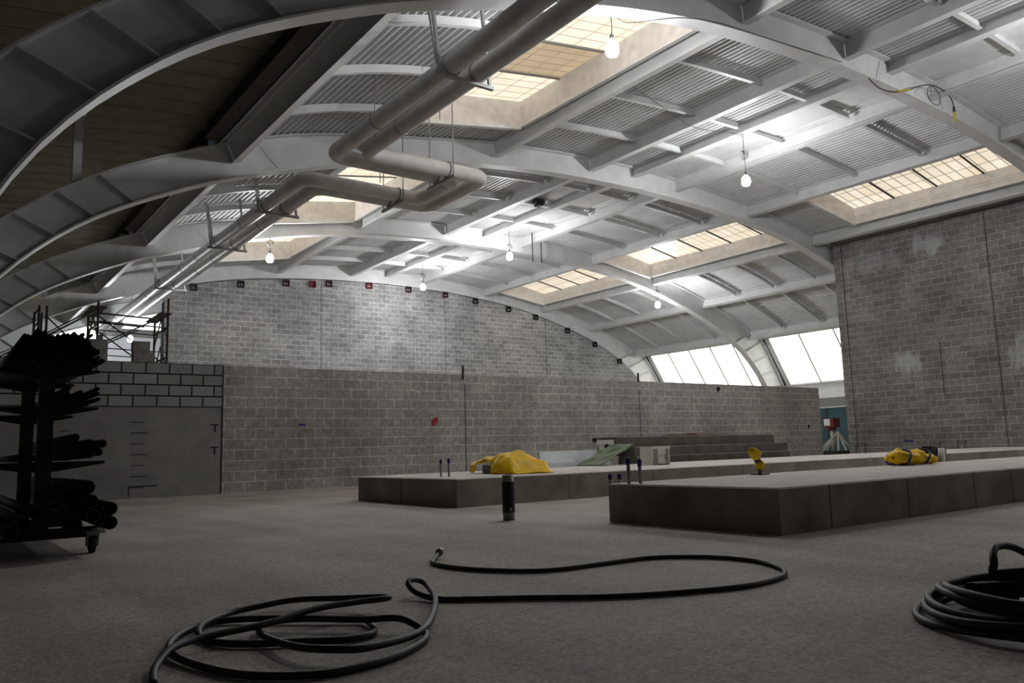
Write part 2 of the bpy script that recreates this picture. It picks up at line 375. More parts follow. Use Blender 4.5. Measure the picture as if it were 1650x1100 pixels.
# gable wall of block under the fourth arch
fwm = MB(); xs = [6.85+.6*i for i in range(42)]; xs = [x for x in xs if x < 31.0]+[31.0]
for a, b in zip(xs, xs[1:]):
    fwm.hexa([(a, 30.35, 0), (b, 30.35, 0), (b, 30.55, 0), (a, 30.55, 0), (a, 30.35, zi(a)-.0), (b, 30.35, zi(b)-.0), (b, 30.55, zi(b)), (a, 30.55, zi(a))])
fwo = struct(fwm.build('wall_far', 'cmu_far'), 'tall far block wall filling the arch')
for x in (12.85, 18.75, 24.5): MB().box(x-.007, x+.007, 30.343, 30.352, 0, zi(x)-.05).build('control_joint', 'joint', fwo)
MB().box(6.82, 6.86, 30.33, 30.6, 0, 6.3).build('edge_angle', 'joint', fwo)
# tall block wall on the right
rwo = struct(MB().box(25.3, 25.5, 3.0, 15.25, 0, 7.36).build('wall_right', 'cmu_right'), 'tall dark grey block wall on the right side')
for y, z0, z1 in ((10.3, .34, 7.3), (14.95, .34, 7.3), (11.95, 2.0, 3.6)): MB().box(25.293, 25.302, y-.01, y+.01, z0, z1).build('control_joint', 'joint', rwo)
for y, z, wv in ((13.2, .55, .3),): MB().box(25.29, 25.301, y-wv/2, y+wv/2, z, z+.05).build('paint_mark', 'blue_paint', rwo)
# hall's outer side wall seen through the gap
so = struct(MB().box(33.1, 33.3, 16, 40, 2.58, 3.3).build('wall_side', 'white_wall'), 'white upstand below the side windows')
struct(MB().box(33.0, 33.3, 16, 40, 2.2, 2.58).build('trim_1', 'grey_wall'), 'grey beam below the white upstand')
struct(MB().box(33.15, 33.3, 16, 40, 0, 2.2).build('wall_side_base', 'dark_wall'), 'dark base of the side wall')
dr = struct(MB().box(33.08, 33.149, 19.2, 22.6, 0, 2.12).build('door_1', 'teal'), 'teal steel door at the far side wall')
MB().box(33.06, 33.08, 20.88, 20.92, 0, 2.12).build('door_seam', 'joint', dr)
struct(MB().box(33.05, 33.149, 19.0, 22.8, 2.12, 2.2).build('trim_2', 'white_wall'), 'pale lintel over the teal door')
# end wall beyond the gable wall
struct(MB().box(-2, 6.2, 38.3, 38.5, 0, 5.8).box(6.2, 34, 38.3, 38.5, 0, 6.08).build('wall_end', 'white_wall'), 'white end wall seen past the far block wall')
struct(MB().box(6.2, 34, 38.15, 38.5, 6.08, 6.42).build('trim_3', 'grey_wall'), 'grey beam across the end wall')
lu = MB()
for i in range(24):
    a, b = 3.0+i*.5, 3.5+i*.5
    lo = 5.8 if b < 6.3 else 6.42
    za, zb = max(lo+.01, zo(a)), max(lo+.01, zo(b))
    if za > lo+.02 or zb > lo+.02: lu.hexa([(a, 38.3, lo), (b, 38.3, lo), (b, 38.34, lo), (a, 38.34, lo), (a, 38.3, za), (b, 38.3, zb), (b, 38.34, zb), (a, 38.34, za)])
struct(lu.build('window_4', 'lunette'), 'bright arched window band in the end wall')
# closing walls outside the picture
struct(MB().box(-2.2, -2, -8, 42, 0, 7.2).build('wall_left', 'dark_wall'), 'dark wall on the left side')
struct(MB().box(-2, 26, -8.2, -8, 0, 9).build('wall_front', 'dark_wall'), 'dark wall behind the viewpoint')

# ------------------------------------------------------------------ arches
def outer_pts(xmax): return [p for p in OUT if p[0] <= xmax]
def strip(mb, pts, y0, y1, t, flip):
    """a flange following pts, from y0 to y1, thickness t to the inside (flip = -1) or outside"""
    n = len(pts)
    for i in range(n-1):
        (ax, az), (bx, bz) = pts[i], pts[i+1]
        def nn(k):
            p, q = pts[max(k-1, 0)], pts[min(k+1, n-1)]; d = V((q[0]-p[0], 0, q[1]-p[1])).normalized(); return V((-d.z, 0, d.x))*t*flip
        A, B = V((ax, 0, az)), V((bx, 0, bz)); A2, B2 = A+nn(i), B+nn(i+1)
        Y0, Y1 = V((0, y0, 0)), V((0, y1, 0))
        mb.hexa([A+Y0, B+Y0, B+Y1, A+Y1, A2+Y0, B2+Y0, B2+Y1, A2+Y1])
def resample(pts, n):
    L = [0]
    for a, b in zip(pts, pts[1:]): L.append(L[-1]+math.hypot(b[0]-a[0], b[1]-a[1]))
    out = []; j = 0
    for k in range(n+1):
        t = L[-1]*k/n
        while j < len(L)-2 and L[j+1] < t: j += 1
        f = (t-L[j])/(L[j+1]-L[j]) if L[j+1] > L[j] else 0
        out.append((pts[j][0]+f*(pts[j+1][0]-pts[j][0]), pts[j][1]+f*(pts[j+1][1]-pts[j][1])))
    return out
ARCH_L = ['nearest white steel arch sweeping across the top of the picture', 'second white steel arch, ending at the top corner of the right block wall',
          'third white steel arch, coming down between the two bright side windows', 'fourth white steel arch, capping the far block wall', 'farthest steel arch at the end wall, seen past the far block wall']
def arch(Y, idx):
    xmax = 25.28 if idx == 0 else 99
    inn = resample(IN, 110); out = resample(OUT, 110)
    pr = [(a, b) for a, b in zip(inn, out) if max(a[0], b[0]) <= xmax]
    inn = [a for a, b in pr]; out = [b for a, b in pr]
    r = thing('roof_arch', ARCH_L[idx], 'arch', (inn[0][0], Y, 0))
    wb = MB()
    for (a, b), (c, d) in zip(pr, pr[1:]):
        wb.hexa([(a[0], Y-.012, a[1]), (c[0], Y-.012, c[1]), (c[0], Y+.012, c[1]), (a[0], Y+.012, a[1]), (b[0], Y-.012, b[1]), (d[0], Y-.012, d[1]), (d[0], Y+.012, d[1]), (b[0], Y+.012, b[1])])
    wb.build('web', 'steel', r)
    f = MB(); strip(f, inn, Y-.15, Y+.15, .028, -1); f.build('bottom_flange', 'steel', r)
    f = MB(); strip(f, out, Y-.15, Y+.15, .028, -1); f.build('top_flange', 'steel', r)
    # stiffener plates on the haunches
    ks = [i for i, (a, b) in enumerate(pr) if (a[0] < 3.4 and a[1] > 2) or (a[0] > 29.4 and a[1] > 2.6)]
    for i in ks[::2]:
        a, b = pr[i]; A, B = V((a[0], Y, a[1])), V((b[0], Y, b[1]))
        s = MB(); s.bar(A, B, .26, .018, V((B-A).cross(V((0, 1, 0))))); s.build('stiffener', 'steel', r)
    if idx < 4:   # bolted splice plates on the web
        for xs in ((15.2,) if idx == 0 else (5.45, 17.0) if idx != 2 else (6.3, 16.4)):
            if xs > xmax: continue
            i = min(range(len(pr)), key=lambda k: abs(pr[k][0][0]-xs)); a, b = pr[i]; c, d = pr[min(i+1, len(pr)-1)]
            s = MB(); A, B = V((a[0], Y-.02, a[1]+.06)), V((b[0], Y-.02, b[1]-.06)); A2, B2 = V((c[0]+.2, Y-.02, c[1]+.06)), V((d[0]+.2, Y-.02, d[1]-.06))
            t = V((0, .008, 0)); s.hexa([A-t, A2-t, A2+t, A+t, B-t, B2-t, B2+t, B+t]); pl = s.build('splice_plate', 'steel', r)
            for q in (.18, .82):
                for k in range(4):
                    p = (A+(A2-A)*q)*(1-(.2+.2*k)) + (B+(B2-B)*q)*(.2+.2*k); MB().box(p.x-.013, p.x+.013, p.y-.016, p.y-.004, p.z-.013, p.z+.013).build('bolt', 'steel', pl)
for i, Y in enumerate(ARCH_Y): arch(Y, i)

# ------------------------------------------------------------------ roof deck with openings for the skylights
DECK_X0, DECK_X1 = 4.25, 31.45
SKY = []    # (bay, x0, x1, y0, y1)
SKY_L = (8.0, 10.75); SKY_R = (21.45, 24.1)
for bay, a, b in ((1, 8.3, 13.95), (2, 15.85, 22.75), (3, 23.4, 28.35)): SKY.append((bay, *SKY_L, a, b, 'L'))
for bay, a, b in ((1, 8.35, 13.65), (2, 15.85, 22.75), (3, 23.4, 29.85)): SKY.append((bay, *SKY_R, a, b, 'R'))
for a, b in ((-6.9, -.4), (1.0, 7.65)): SKY.append((0, *SKY_R, a, b, 'R'))  # the one behind the viewpoint is unseen, added for more light
dp = resample([p for p in OUT_UP if DECK_X0 <= p[0] <= DECK_X1], 744)
def deck(bay):
    y0, y1 = YB[bay], YB[bay+1]; mb = MB()
    n = len(dp); q = []
    for i, (x, z) in enumerate(dp):     # trapezoidal ribs running along the hall
        nn = norm2(min(max(x, DECK_X0+.2), DECK_X1-.2)); h = .003 if (i//2) % 2 == 0 else .068
        q.append(V((x, 0, z))+nn*h)
    for i in range(n-1):
        xm = (q[i].x+q[i+1].x)/2; iv = [(y0, y1)]
        for (b, a0, a1, s0, s1, _) in SKY:
            if b == bay and a0 < xm < a1:
                iv = [(c, d) for c, d in ((y0, s0), (s1, y1)) if d-c > .02]
        for c, d in iv:
            b = len(mb.v); A, B = q[i], q[i+1]
            mb.v += [V((A.x, c, A.z)), V((B.x, c, B.z)), V((B.x, d, B.z)), V((A.x, d, A.z))]; mb.face([b+3, b+2, b+1, b])
            b = len(mb.v); up_ = V((0, 0, .09))
            mb.v += [V((A.x, c, A.z))+up_, V((B.x, c, B.z))+up_, V((B.x, d, B.z))+up_, V((A.x, d, A.z))+up_]; mb.face([b, b+1, b+2, b+3])
    return struct(mb.build('ceiling', 'deck'), ['corrugated roof deck nearer than the first arch', 'corrugated deck between first and second arch', 'corrugated deck between second and third arch', 'corrugated deck between third and fourth arch', 'corrugated deck beyond the far block wall'][bay])
for b in range(5): deck(b)

# ------------------------------------------------------------------ purlins
PX = [4.6, 7.5, 11.05, 14.25, 17.65, 21.05, 24.5, 27.6, 30.7]
BAYN = ['nearer than the first arch', 'between first and second arch', 'between second and third arch', 'between third and fourth arch', 'beyond the far block wall']
def purlin(X, bay, k):
    y0, y1 = YB[bay]+.03, YB[bay+1]-.03
    nn = norm2(X) if X < 31 else norm2(30.9); t = V((nn.z, 0, -nn.x))
    top = V((X, 0, zo(X)))-nn*.005; D = .36 if 0 < k < 8 else .40
    lab = 'white steel purlin ' + BAYN[bay] + (', %s from the left' % ORD[k] if k < 8 else ', lowest, above the side windows')
    if bay == 4: lab = ('white steel purlin beyond the far block wall, ' + ('left one' if k == 0 else 'right one'))
    r = thing('roof_purlin', lab, 'purlin', (X, y0, top.z-D), 'purlins between the arches')
    A, B = V((0, y0, 0)), V((0, y1, 0))
    c = top-nn*(D/2); MB().bar(c+A, c+B, .016, D-.03, nn).build('web', 'steel', r)
    c = top-nn*.01; MB().bar(c+A, c+B, .19, .02, nn).build('top_flange', 'steel', r)
    c = top-nn*(D-.01); MB().bar(c+A, c+B, .19, .022, nn).build('bottom_flange', 'steel', r)
    return r
for bay in range(5):
    for k, X in enumerate(PX):
        if bay == 0 and (k > 6 or k < 2): continue
        if bay == 1 and k > 6: continue
        if bay == 4 and k > 1: continue
        purlin(X, bay, k)
# ridge beam near the crown in each bay
for bay in (0, 1, 2, 3):
    y0, y1 = YB[bay]+.03, YB[bay+1]-.03; X = 15.9; z = zo(X)
    r = thing('ridge_beam', 'shallow white ridge beam at the crown, ' + BAYN[bay], 'beam', (X, y0, z-.26), 'ridge beams')
    MB().box(X-.008, X+.008, y0, y1, z-.25, z-.01).build('web', 'steel', r)
    MB().box(X-.11, X+.11, y0, y1, z-.27, z-.25).build('bottom_flange', 'steel', r)
    MB().box(X-.11, X+.11, y0, y1, z-.02, z-.003).build('top_flange', 'steel', r)
    MB().box(X+.35, X+1.35, y0, y1, z-.028, z-.012).build('ridge_plate', 'steel', r)
# ribs under the deck, between the purlins, following the vault
def rib(bay, k, j, x0, x1, y):
    mb = MB(); n = 6; pts = [(x0+(x1-x0)*i/n) for i in range(n+1)]
    for a, b in zip(pts, pts[1:]):
        na, nb = norm2(a), norm2(b); A, B = V((a, y, zo(a))), V((b, y, zo(b)))
        for (u0, u1, h0, h1) in ((-.045, .045, .16, .145), (-.007, .007, .145, .004)):
            P0, P1 = V((0, u0, 0)), V((0, u1, 0))
            mb.hexa([A-na*h0+P0, B-nb*h0+P0, B-nb*h0+P1, A-na*h0+P1, A-na*h1+P0, B-nb*h1+P0, B-nb*h1+P1, A-na*h1+P1])
    cell = 'between the %s and %s purlins' % (ORD[k], ORD[k+1])
    if k == 3: cell = 'left of the ridge beam' if x1 < 16 else 'right of the ridge beam'
    lab = '%s white roof rib %s, %s' % (('near', 'middle', 'far')[j], cell, ('bay before first arch', 'first to second arch', 'second to third arch', 'third to fourth arch')[bay])
    tag(mb.build('roof_rib', 'steel'), lab, 'rib', 'ribs under the roof deck')
for bay in range(4):
    y0, y1 = YB[bay] if bay else .5, YB[bay+1]
    for k in range(8):
        if bay == 0 and (k > 5 or k < 1): continue
        if bay == 1 and k > 5: continue
        cells = [(PX[k]+.1, PX[k+1]-.1)]
        if k == 3: cells = [(PX[3]+.1, 15.79), (16.01, PX[4]-.1)]
        for (a, b) in cells:
            for j in range(3):
                y = y0+(y1-y0)*(j+1)/4
                if any(s[0] == bay and a-.3 < (s[1]+s[2])/2 < b+.3 and s[3]-.1 < y < s[4]+.1 for s in SKY): continue
                rib(bay, k, j, a, b, y)

# ------------------------------------------------------------------ skylights
SL = {('L', 1): 'cream skylight between pipes and nearest lamp, first to second arch, with a brown stained panel',
      ('L', 2): 'cream skylight behind the pipe bend, second to third arch', ('L', 3): 'cream skylight behind the lamp at left, third to fourth arch',
      ('R', 1): 'long cream skylight above the right block wall, first to second arch', ('R', 2): 'long cream skylight right of centre, second to third arch',
      ('R', 3): 'cream skylight farthest on the right, third to fourth arch'}
for (bay, x0, x1, y0, y1, sd) in SKY:
    if sd == 'L': zl, zr = 8.2, 8.62
    else: zl, zr = 8.62, 8.12
    lb = SL.get((sd, bay)) or 'cream skylight nearer than the first arch, %s, %s' % ('left of the crown' if sd == 'L' else 'right of the crown', 'overhead' if y0 > 0 else 'added unseen behind the viewpoint')
    r = thing('roof_skylight', lb, 'skylight', ((x0+x1)/2, (y0+y1)/2, min(zo(x0), zo(x1))), 'roof skylights')
    g = lambda x: zl+(zr-zl)*(x-x0)/(x1-x0)
    # curb boards
    for nm, xx in (('side_curb', x0), ('side_curb', x1)):
        s = -1 if xx == x0 else 1
        MB().hexa([(xx, y0, zo(xx)-.12), (xx+.03*s, y0, zo(xx)-.12), (xx+.03*s, y1, zo(xx)-.12), (xx, y1, zo(xx)-.12), (xx, y0, g(xx)+.05), (xx+.03*s, y0, g(xx)+.05), (xx+.03*s, y1, g(xx)+.05), (xx, y1, g(xx)+.05)]).build(nm, 'curb', r)
        MB().box(min(xx, xx+.10*s), max(xx, xx+.10*s), y0, y1, zo(xx)-.15, zo(xx)-.12).build('curb_angle', 'steel', r)
    for yy, s in ((y0, -1), (y1, 1)):
        a, b = sorted((yy, yy+.03*s))
        MB().hexa([(x0, a, zo(x0)-.12), (x1, a, zo(x1)-.12), (x1, b, zo(x1)-.12), (x0, b, zo(x0)-.12), (x0, a, g(x0)+.05), (x1, a, g(x1)+.05), (x1, b, g(x1)+.05), (x0, b, g(x0)+.05)]).build('end_curb', 'curb', r)
        a, b = sorted((yy, yy+.12*s))
        MB().hexa([(x0, a, zo(x0)-.20), (x1, a, zo(x1)-.20), (x1, b, zo(x1)-.20), (x0, b, zo(x0)-.20), (x0, a, zo(x0)-.12), (x1, a, zo(x1)-.12), (x1, b, zo(x1)-.12), (x0, b, zo(x0)-.12)]).build('curb_angle', 'steel', r)
    npan = max(3, round((y1-y0)/1.3)); st = (y1-y0)/npan
    for i in range(npan):
        a, b = y0+i*st, y0+(i+1)*st
        mk = ('sky_brown' if (bay == 1 and i == npan-2) else 'sky_l') if sd == 'L' else 'sky_r'
        mb = MB().hexa([(x0, a, g(x0)), (x1, a, g(x1)), (x1, b, g(x1)), (x0, b, g(x0)), (x0, a, g(x0)+.012), (x1, a, g(x1)+.012), (x1, b, g(x1)+.012), (x0, b, g(x0)+.012)])
        o = mb.build('glazing_panel', mk, r)
        if mk == 'sky_brown': o['label'] = 'brown stained glazing panel'
        if i: MB().hexa([(x0, a-.018, g(x0)-.04), (x1, a-.018, g(x1)-.04), (x1, a+.018, g(x1)-.04), (x0, a+.018, g(x0)-.04), (x0, a-.018, g(x0)), (x1, a-.018, g(x1)), (x1, a+.018, g(x1)), (x0, a+.018, g(x0))]).build('glazing_bar', 'grey_wall' if sd == 'L' else 'dark_beam', r)

# ------------------------------------------------------------------ sloping side windows under the eaves
def side_window(name, y0, y1, label):
    p, q = V((31.55, 0, 5.45)), V((33.05, 0, 3.3)); d = (q-p).normalized(); nn = V((-d.z, 0, d.x))
    if nn.z < 0: nn = -nn
    Y0, Y1 = V((0, y0, 0)), V((0, y1, 0)); t = nn*.012
    mb = MB(); mb.hexa([p+Y0, q+Y0, q+Y1, p+Y1, p+Y0+t, q+Y0+t, q+Y1+t, p+Y1+t]); w_ = struct(mb.build(name, 'win'), label)
    n = 5 if name == 'window_1' else 4
    for i in range(n+1):
        y = y0+(y1-y0)*i/n; c = V((0, y, 0)); wd = .05 if 0 < i < n else .24
        MB().bar(p+c-nn*.035, q+c-nn*.035, .05, wd, V((0, 1, 0))).build('mullion', 'metal' if 0 < i < n else 'steel', w_)
    MB().bar(q+Y0, q+Y1, .1, .08).build('sill_bar', 'steel', w_)
side_window('window_1', 23.3, 30.2, 'bright sloping window left of the third arch foot')
side_window('window_2', 15.9, 22.7, 'bright sloping window right of the third arch foot')
# dark flat roof left of the vault
fr = MB()
for i in range(60):
    a = 1.0+i*.61
    if a+.6 > 38.4: break
    zl, zr = 6.45, 7.1
    fr.hexa([(-2.2, a, zl), (4.3, a, zr), (4.3, a+.585, zr), (-2.2, a+.585, zl), (-2.2, a, zl+.06), (4.3, a, zr+.06), (4.3, a+.585, zr+.06), (-2.2, a+.585, zl+.06)])
    fr.hexa([(-2.2, a+.585, zl+.025), (4.3, a+.585, zr+.025), (4.3, a+.61, zr+.025), (-2.2, a+.61, zl+.025), (-2.2, a+.585, zl+.06), (4.3, a+.585, zr+.06), (4.3, a+.61, zr+.06), (-2.2, a+.61, zl+.06)])
struct(fr.build('ceiling', 'dark_roof'), 'dark flat plank roof left of the vault')
for i, (a, b) in enumerate(((8.2, 15.3), (15.7, 22.8), (23.2, 30.3))):
    r = thing('edge_beam', 'dark unpainted beam along the flat roof, ' + BAYN[i+1], 'beam', (4.2, a, 6.75), 'dark beams along the flat roof')
    MB().box(4.13, 4.27, a, b, 6.78, 7.08).build('web', 'dark_beam', r); MB().box(4.08, 4.32, a, b, 6.75, 6.78).build('bottom_flange', 'dark_beam', r)
for i, (x, Y) in enumerate(((1.97, 15.5), (1.9, 23.0), (2.0, 8.0), (3.1, 30.5))):
    zt = 6.45+(x+2.2)*.1
    r = thing('roof_post', ['steel post standing on the second arch under the dark roof', 'steel post standing on the third arch under the dark roof', 'steel post standing on the nearest arch under the dark roof', 'steel post standing on the fourth arch under the dark roof'][i], 'post', (x, Y, zo(x)))
    MB().box(x-.07, x+.07, Y-.07, Y+.07, zo(x)-.02, zt).build('shaft', 'steel', r); MB().box(x-.12, x+.12, Y-.12, Y+.12, zt-.02, zt).build('cap_plate', 'steel', r)

# ------------------------------------------------------------------ concrete pads
def pad(label, x0, x1, y0, y1, h, joints):
    r = thing('concrete_pad', label, 'plinth', ((x0+x1)/2, (y0+y1)/2, 0))
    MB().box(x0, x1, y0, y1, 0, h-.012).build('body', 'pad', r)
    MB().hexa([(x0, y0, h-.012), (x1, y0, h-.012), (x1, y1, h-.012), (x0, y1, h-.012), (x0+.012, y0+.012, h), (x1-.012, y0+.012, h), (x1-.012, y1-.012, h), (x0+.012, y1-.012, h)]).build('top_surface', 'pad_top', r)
    for x in joints: MB().box(x-.004, x+.004, y0-.003, y0+.01, .005, h-.01).build('form_joint', 'slab', r)
    return r
pad('nearer raised concrete pad, its corner facing the viewer', 4.97, 25.28, 3.57, 5.34, .335, (5.6, 6.75, 7.95, 8.75))
p2 = pad('farther raised concrete pad carrying the yellow sheet', 5.12, 25.28, 8.1, 10.74, .335, (6.85, 8.4, 10.4, 15.0))
MB().box(5.113, 5.122, 9.45, 9.458, .005, .325).build('form_joint', 'slab', p2)

# ------------------------------------------------------------------ the two insulated pipes under the vault
PZ, PR = 6.2, .147
def pipe_path(P, rad=.26, n=6):
    P = [V(p) for p in P]; out = [P[0]]
    for a, b, c in zip(P, P[1:], P[2:]):
        u, v = (a-b).normalized(), (c-b).normalized()
        ctr = b+(u+v)*rad
        for i in range(n+1):
            t = PI/2*i/n; out.append(ctr - v*rad*math.cos(t) - u*rad*math.sin(t))
    out.append(P[-1]); return out
PA = [(5.90, 1.0, PZ), (5.90, 13.47, PZ), (8.62, 13.47, PZ), (8.62, 14.92, PZ), (5.93, 14.92, PZ), (5.93, 38.1, PZ)]
PB = [(6.36, 1.0, PZ), (6.36, 13.03, PZ), (9.06, 13.03, PZ), (9.06, 15.33, PZ), (6.37, 15.33, PZ), (6.37, 38.1, PZ)]
for P, lab in ((PA, 'left grey overhead pipe, inner one at the bend'), (PB, 'right grey overhead pipe, outer one at the bend')):
    pth = pipe_path(P); o = tag(MB().tube(pth, PR, 20).build('overhead_pipe', 'pipe'), lab, 'pipe', 'overhead pipes')
    for y in (3.0, 5.0, 11.6): MB().tube([(P[0][0], y-.02, PZ), (P[0][0], y+.02, PZ)], PR+.006, 20).build('jacket_band', 'metal', o)
    for y in (18.6, 22.4, 24.0, 28.5, 33.5): MB().tube([(P[-1][0], y-.02, PZ), (P[-1][0], y+.02, PZ)], PR+.006, 20).build('jacket_band', 'metal', o)
def hanger(lab, pts, tops, bar=None, rod=.011, strut=False):
    """pts: pipe centres held; tops: upper ends of the rods or struts"""
    r = thing('pipe_hanger', lab, 'hanger', (pts[0][0], pts[0][1], pts[0][2]-PR-.05), 'pipe hangers')
    for (a, b) in tops:
        if strut: MB().bar(a, b, .045, .045, (0, 1, 0)).build('strut', 'metal', r)
        else: MB().tube([a, b], rod, 6).build('rod', 'metal', r)
    if bar: MB().bar(bar[0], bar[1], .06, .05).build('cross_bar', 'metal', r)
    for c, ax in ((p[:3], p[3]) for p in pts):
        cm = MB(); c = V(c); n = 20; R = PR+.012
        pl = []
        for k in range(n):
            a = 2*PI*k/n
            pl.append(c+(V((0, math.cos(a), math.sin(a))) if ax == 'x' else V((math.cos(a), 0, math.sin(a))))*R)
        cm.tube(pl, .012, 6, closed=True); cm.build('clamp', 'metal', r)
for Y, where in ((9.25, 'strut hanger on the pipes below the nearest arch'), (17.0, 'strut hanger on the pipes just past the bend'), (20.6, 'strut hanger on the pipes before the third arch'), (26.5, 'strut hanger on the pipes past the third arch')):
    xa = 5.9 if Y < 14 else 5.93
    hanger(where, [(xa, Y, PZ, 'y'), (xa+(.46 if Y < 14 else .44), Y, PZ, 'y')],
           [((xa-.2, Y, PZ-.17), (xa-.36, Y-.05, zo(xa-.36)-.02)), ((xa-.1, Y+.22, PZ+.05), (xa-.26, Y+.2, zo(xa-.26)-.02)), ((xa+.66, Y, PZ-.17), (xa+.5, Y-.05, zo(xa+.5)-.02))],
           ((xa-.28, Y, PZ-PR-.045), (xa+.72, Y, PZ-PR-.045)), strut=True)
hanger('rod hanger on the bright cross pipe near its right end', [(8.15, 13.03, PZ, 'x'), (8.15, 13.47, PZ, 'x')],
       [((8.15, 12.80, PZ-.2), (8.15, 12.80, zo(8.15)-.1)), ((8.15, 13.70, PZ-.2), (8.15, 13.70, zo(8.15)-.02))], ((8.15, 12.74, PZ-PR-.045), (8.15, 13.76, PZ-PR-.045)))
hanger('rod hanger on the lower cross pipe below the second arch', [(8.05, 14.92, PZ, 'x'), (8.05, 15.33, PZ, 'x')],
       [((8.05, 14.66, PZ-.2), (8.05, 14.66, zo(8.05)-.02)), ((8.05, 15.56, PZ-.2), (8.05, 15.56, zi(8.05)-.02))], ((8.05, 14.6, PZ-PR-.045), (8.05, 15.62, PZ-PR-.045)))
for i, (x, y) in enumerate(((6.15, 12.2), (7.35, 14.35), (7.0, 11.4))):
    tag(MB().tube([(x, y, PZ-.02 if i < 2 else PZ+.2), (x, y, zo(x)-.01)], .009, 6).build('hanger_rod', 'metal'), ['thin rod hanging beside the left overhead pipe before the bend', 'thin rod hanging between the two cross pipes', 'thin rod hanging right of the overhead pipes'][i], 'rod', 'thin hanging rods')
for i, x in enumerate((16.55, 16.95)):
    tag(MB().tube([(x+.9, 22.2, zo(x)-.06), (x+.9, 22.2, 7.35)], .02, 6).build('hanging_bracket', 'black'), ['left of two short dark rods below the third arch\'s purlin', 'right of two short dark rods below the third arch\'s purlin'][i], 'rod', 'short dark rods')
vb = MB().box(15.1, 15.5, 19.0, 19.14, zo(15.3)-.16, zo(15.3)-.02); vb.box(15.22, 15.38, 18.95, 19.2, zo(15.3)-.24, zo(15.3)-.15)
tag(vb.build('deck_bracket', 'black'), 'small black bracket under the deck, second to third arch', 'bracket')

# ------------------------------------------------------------------ hanging lamps
def lamp(c, ztop, lab, coil=0.0, far=False):
    c = V(c)
    r = thing('hanging_lamp', lab, 'lamp', c, 'temporary hanging lamps')
    MB().lathe(c, [(.02, -.14), (.07, -.125), (.098, -.09), (.105, -.02), (.095, .05), (.06, .10), (.03, .13)], 14).build('bulb', 'far_bulb' if far else 'bulb', r)
    MB().lathe(c, [(.03, .131), (.034, .14), (.034, .2), (.012, .23)], 12).build('socket', 'black', r)
    zt = ztop; P = [c+V((0, 0, .22))]; n = 5
    for i in range(1, n+1): P.append(V((c.x+.015*math.sin(i*2.1), c.y+.015*math.cos(i*1.7), c.z+.22+(zt-c.z-.22)*i/n)))
    MB().tube(crom(P, 4), .008, 6).build('cord', 'cord', r)
    if coil:
        cc = V((c.x, c.y, c.z+coil)); pl = []
        for k in range(40):
            a = 2*PI*k/16; pl.append(cc+V((math.cos(a)*(.085+.012*math.sin(k)), .05*math.sin(k*.7), .11+math.sin(a)*.11)))
        MB().tube(crom(pl, 2), .007, 5).build('cord_coil', 'cord', r)
lamp((8.2, 8.3, 6.7), 7.62, 'brightest lamp, hanging beside the nearest arch and the stained skylight', 0)
lamp((15.95, 11.75, 7.02), 8.18, 'lamp on a looped cord, alone at upper right', .55)
lamp((8.06, 22.85, 6.48), 7.12, 'lamp at left below the third arch, above the far block wall', .34)
lamp((15.75, 21.3, 7.15), 8.2, 'lamp hanging near the crown, centre of picture, higher of two', .2)
lamp((15.9, 27.4, 7.22), 8.2, 'lamp in front of the top of the far block wall', .32)
lamp((24.35, 22.7, 6.44), 7.4, 'lamp hanging from the third arch, above the left side window', .4)
lamp((6.55, 34.5, 5.48), zo(6.55)-.005, 'lamp beyond the far block wall, above the scaffold', 0, True)

lamp((16.0, 4.0, 7.0), 8.2, 'added unseen lamp near the crown, nearer than the first arch, beyond the right edge', .3)  # out-of-view lamp added to brighten the floor and pads
lamp((21.0, -3.0, 6.8), 7.7, 'added unseen lamp behind the viewpoint, right of the crown', .3)  # another unseen lamp, added for more light from behind
# cables on the arches and deck
def cable(name, pts, rad, m, lab, cat='cable'): return tag(MB().tube(crom(pts, 5), rad, 6).build(name, m), lab, cat)
cable('lamp_cable', [(8.25, 8.28, 7.3), (8.5, 8.25, 7.18), (9.2, 7.82, 7.28), (10.2, 7.82, 7.5), (11.5, 7.82, 7.62), (13, 7.82, 7.76), (13.8, 7.82, 7.82)], .008, 'cord', 'thin dark cable running along the nearest arch from the lamp')
cable('extension_cord', [(14.75, 7.82, 7.74), (15.1, 7.8, 7.62), (15.6, 7.78, 7.66), (16.1, 7.76, 7.80), (16.5, 7.74, 7.98), (16.9, 7.72, 8.12), (17.3, 7.70, 8.18), (17.75, 7.68, 8.12), (17.95, 7.68, 7.98), (17.98, 7.68, 7.88)], .012, 'cord', 'dark extension cord looped under the nearest arch, upper right', 'cord')
r = thing('cord_plug', 'yellow plug hanging at the end of the looped extension cord', 'plug', (17.98, 7.68, 7.5))
MB().tube([(17.98, 7.68, 7.52), (17.98, 7.68, 7.56), (17.98, 7.68, 7.74), (17.98, 7.68, 7.76)], [.015, .026, .03, .02], 8).build('connector', 'yellow_cord', r)
MB().tube([(17.98, 7.68, 7.76), (17.98, 7.68, 7.88)], [.035, .02], 8).build('strain_relief', 'black', r)
tag(MB().tube(crom([(15.7, 7.765, 7.69), (15.95, 7.755, 7.765), (16.2, 7.745, 7.85)], 4), .022, 6).build('cord_sleeve', 'yellow_cord'), 'yellow sleeve on the extension cord against the nearest arch', 'sleeve')
lp = [V((17.15+.28*math.cos(2*PI*k/20), 7.7, 7.93+.2*math.sin(2*PI*k/20))) for k in range(20)]
tag(MB().tube(lp, .008, 5, closed=True).build('cord_coil', 'cord'), 'thin coil of cord hanging beside the yellow plug', 'coil')
cable('deck_cable', [(11.2, 11.0, 8.03), (12.6, 11.5, 8.13), (14.2, 11.8, 8.02), (15.3, 11.6, 8.05), (15.95, 11.75, 8.12)], .007, 'cord', 'thin cord strung under the deck to the upper right lamp')

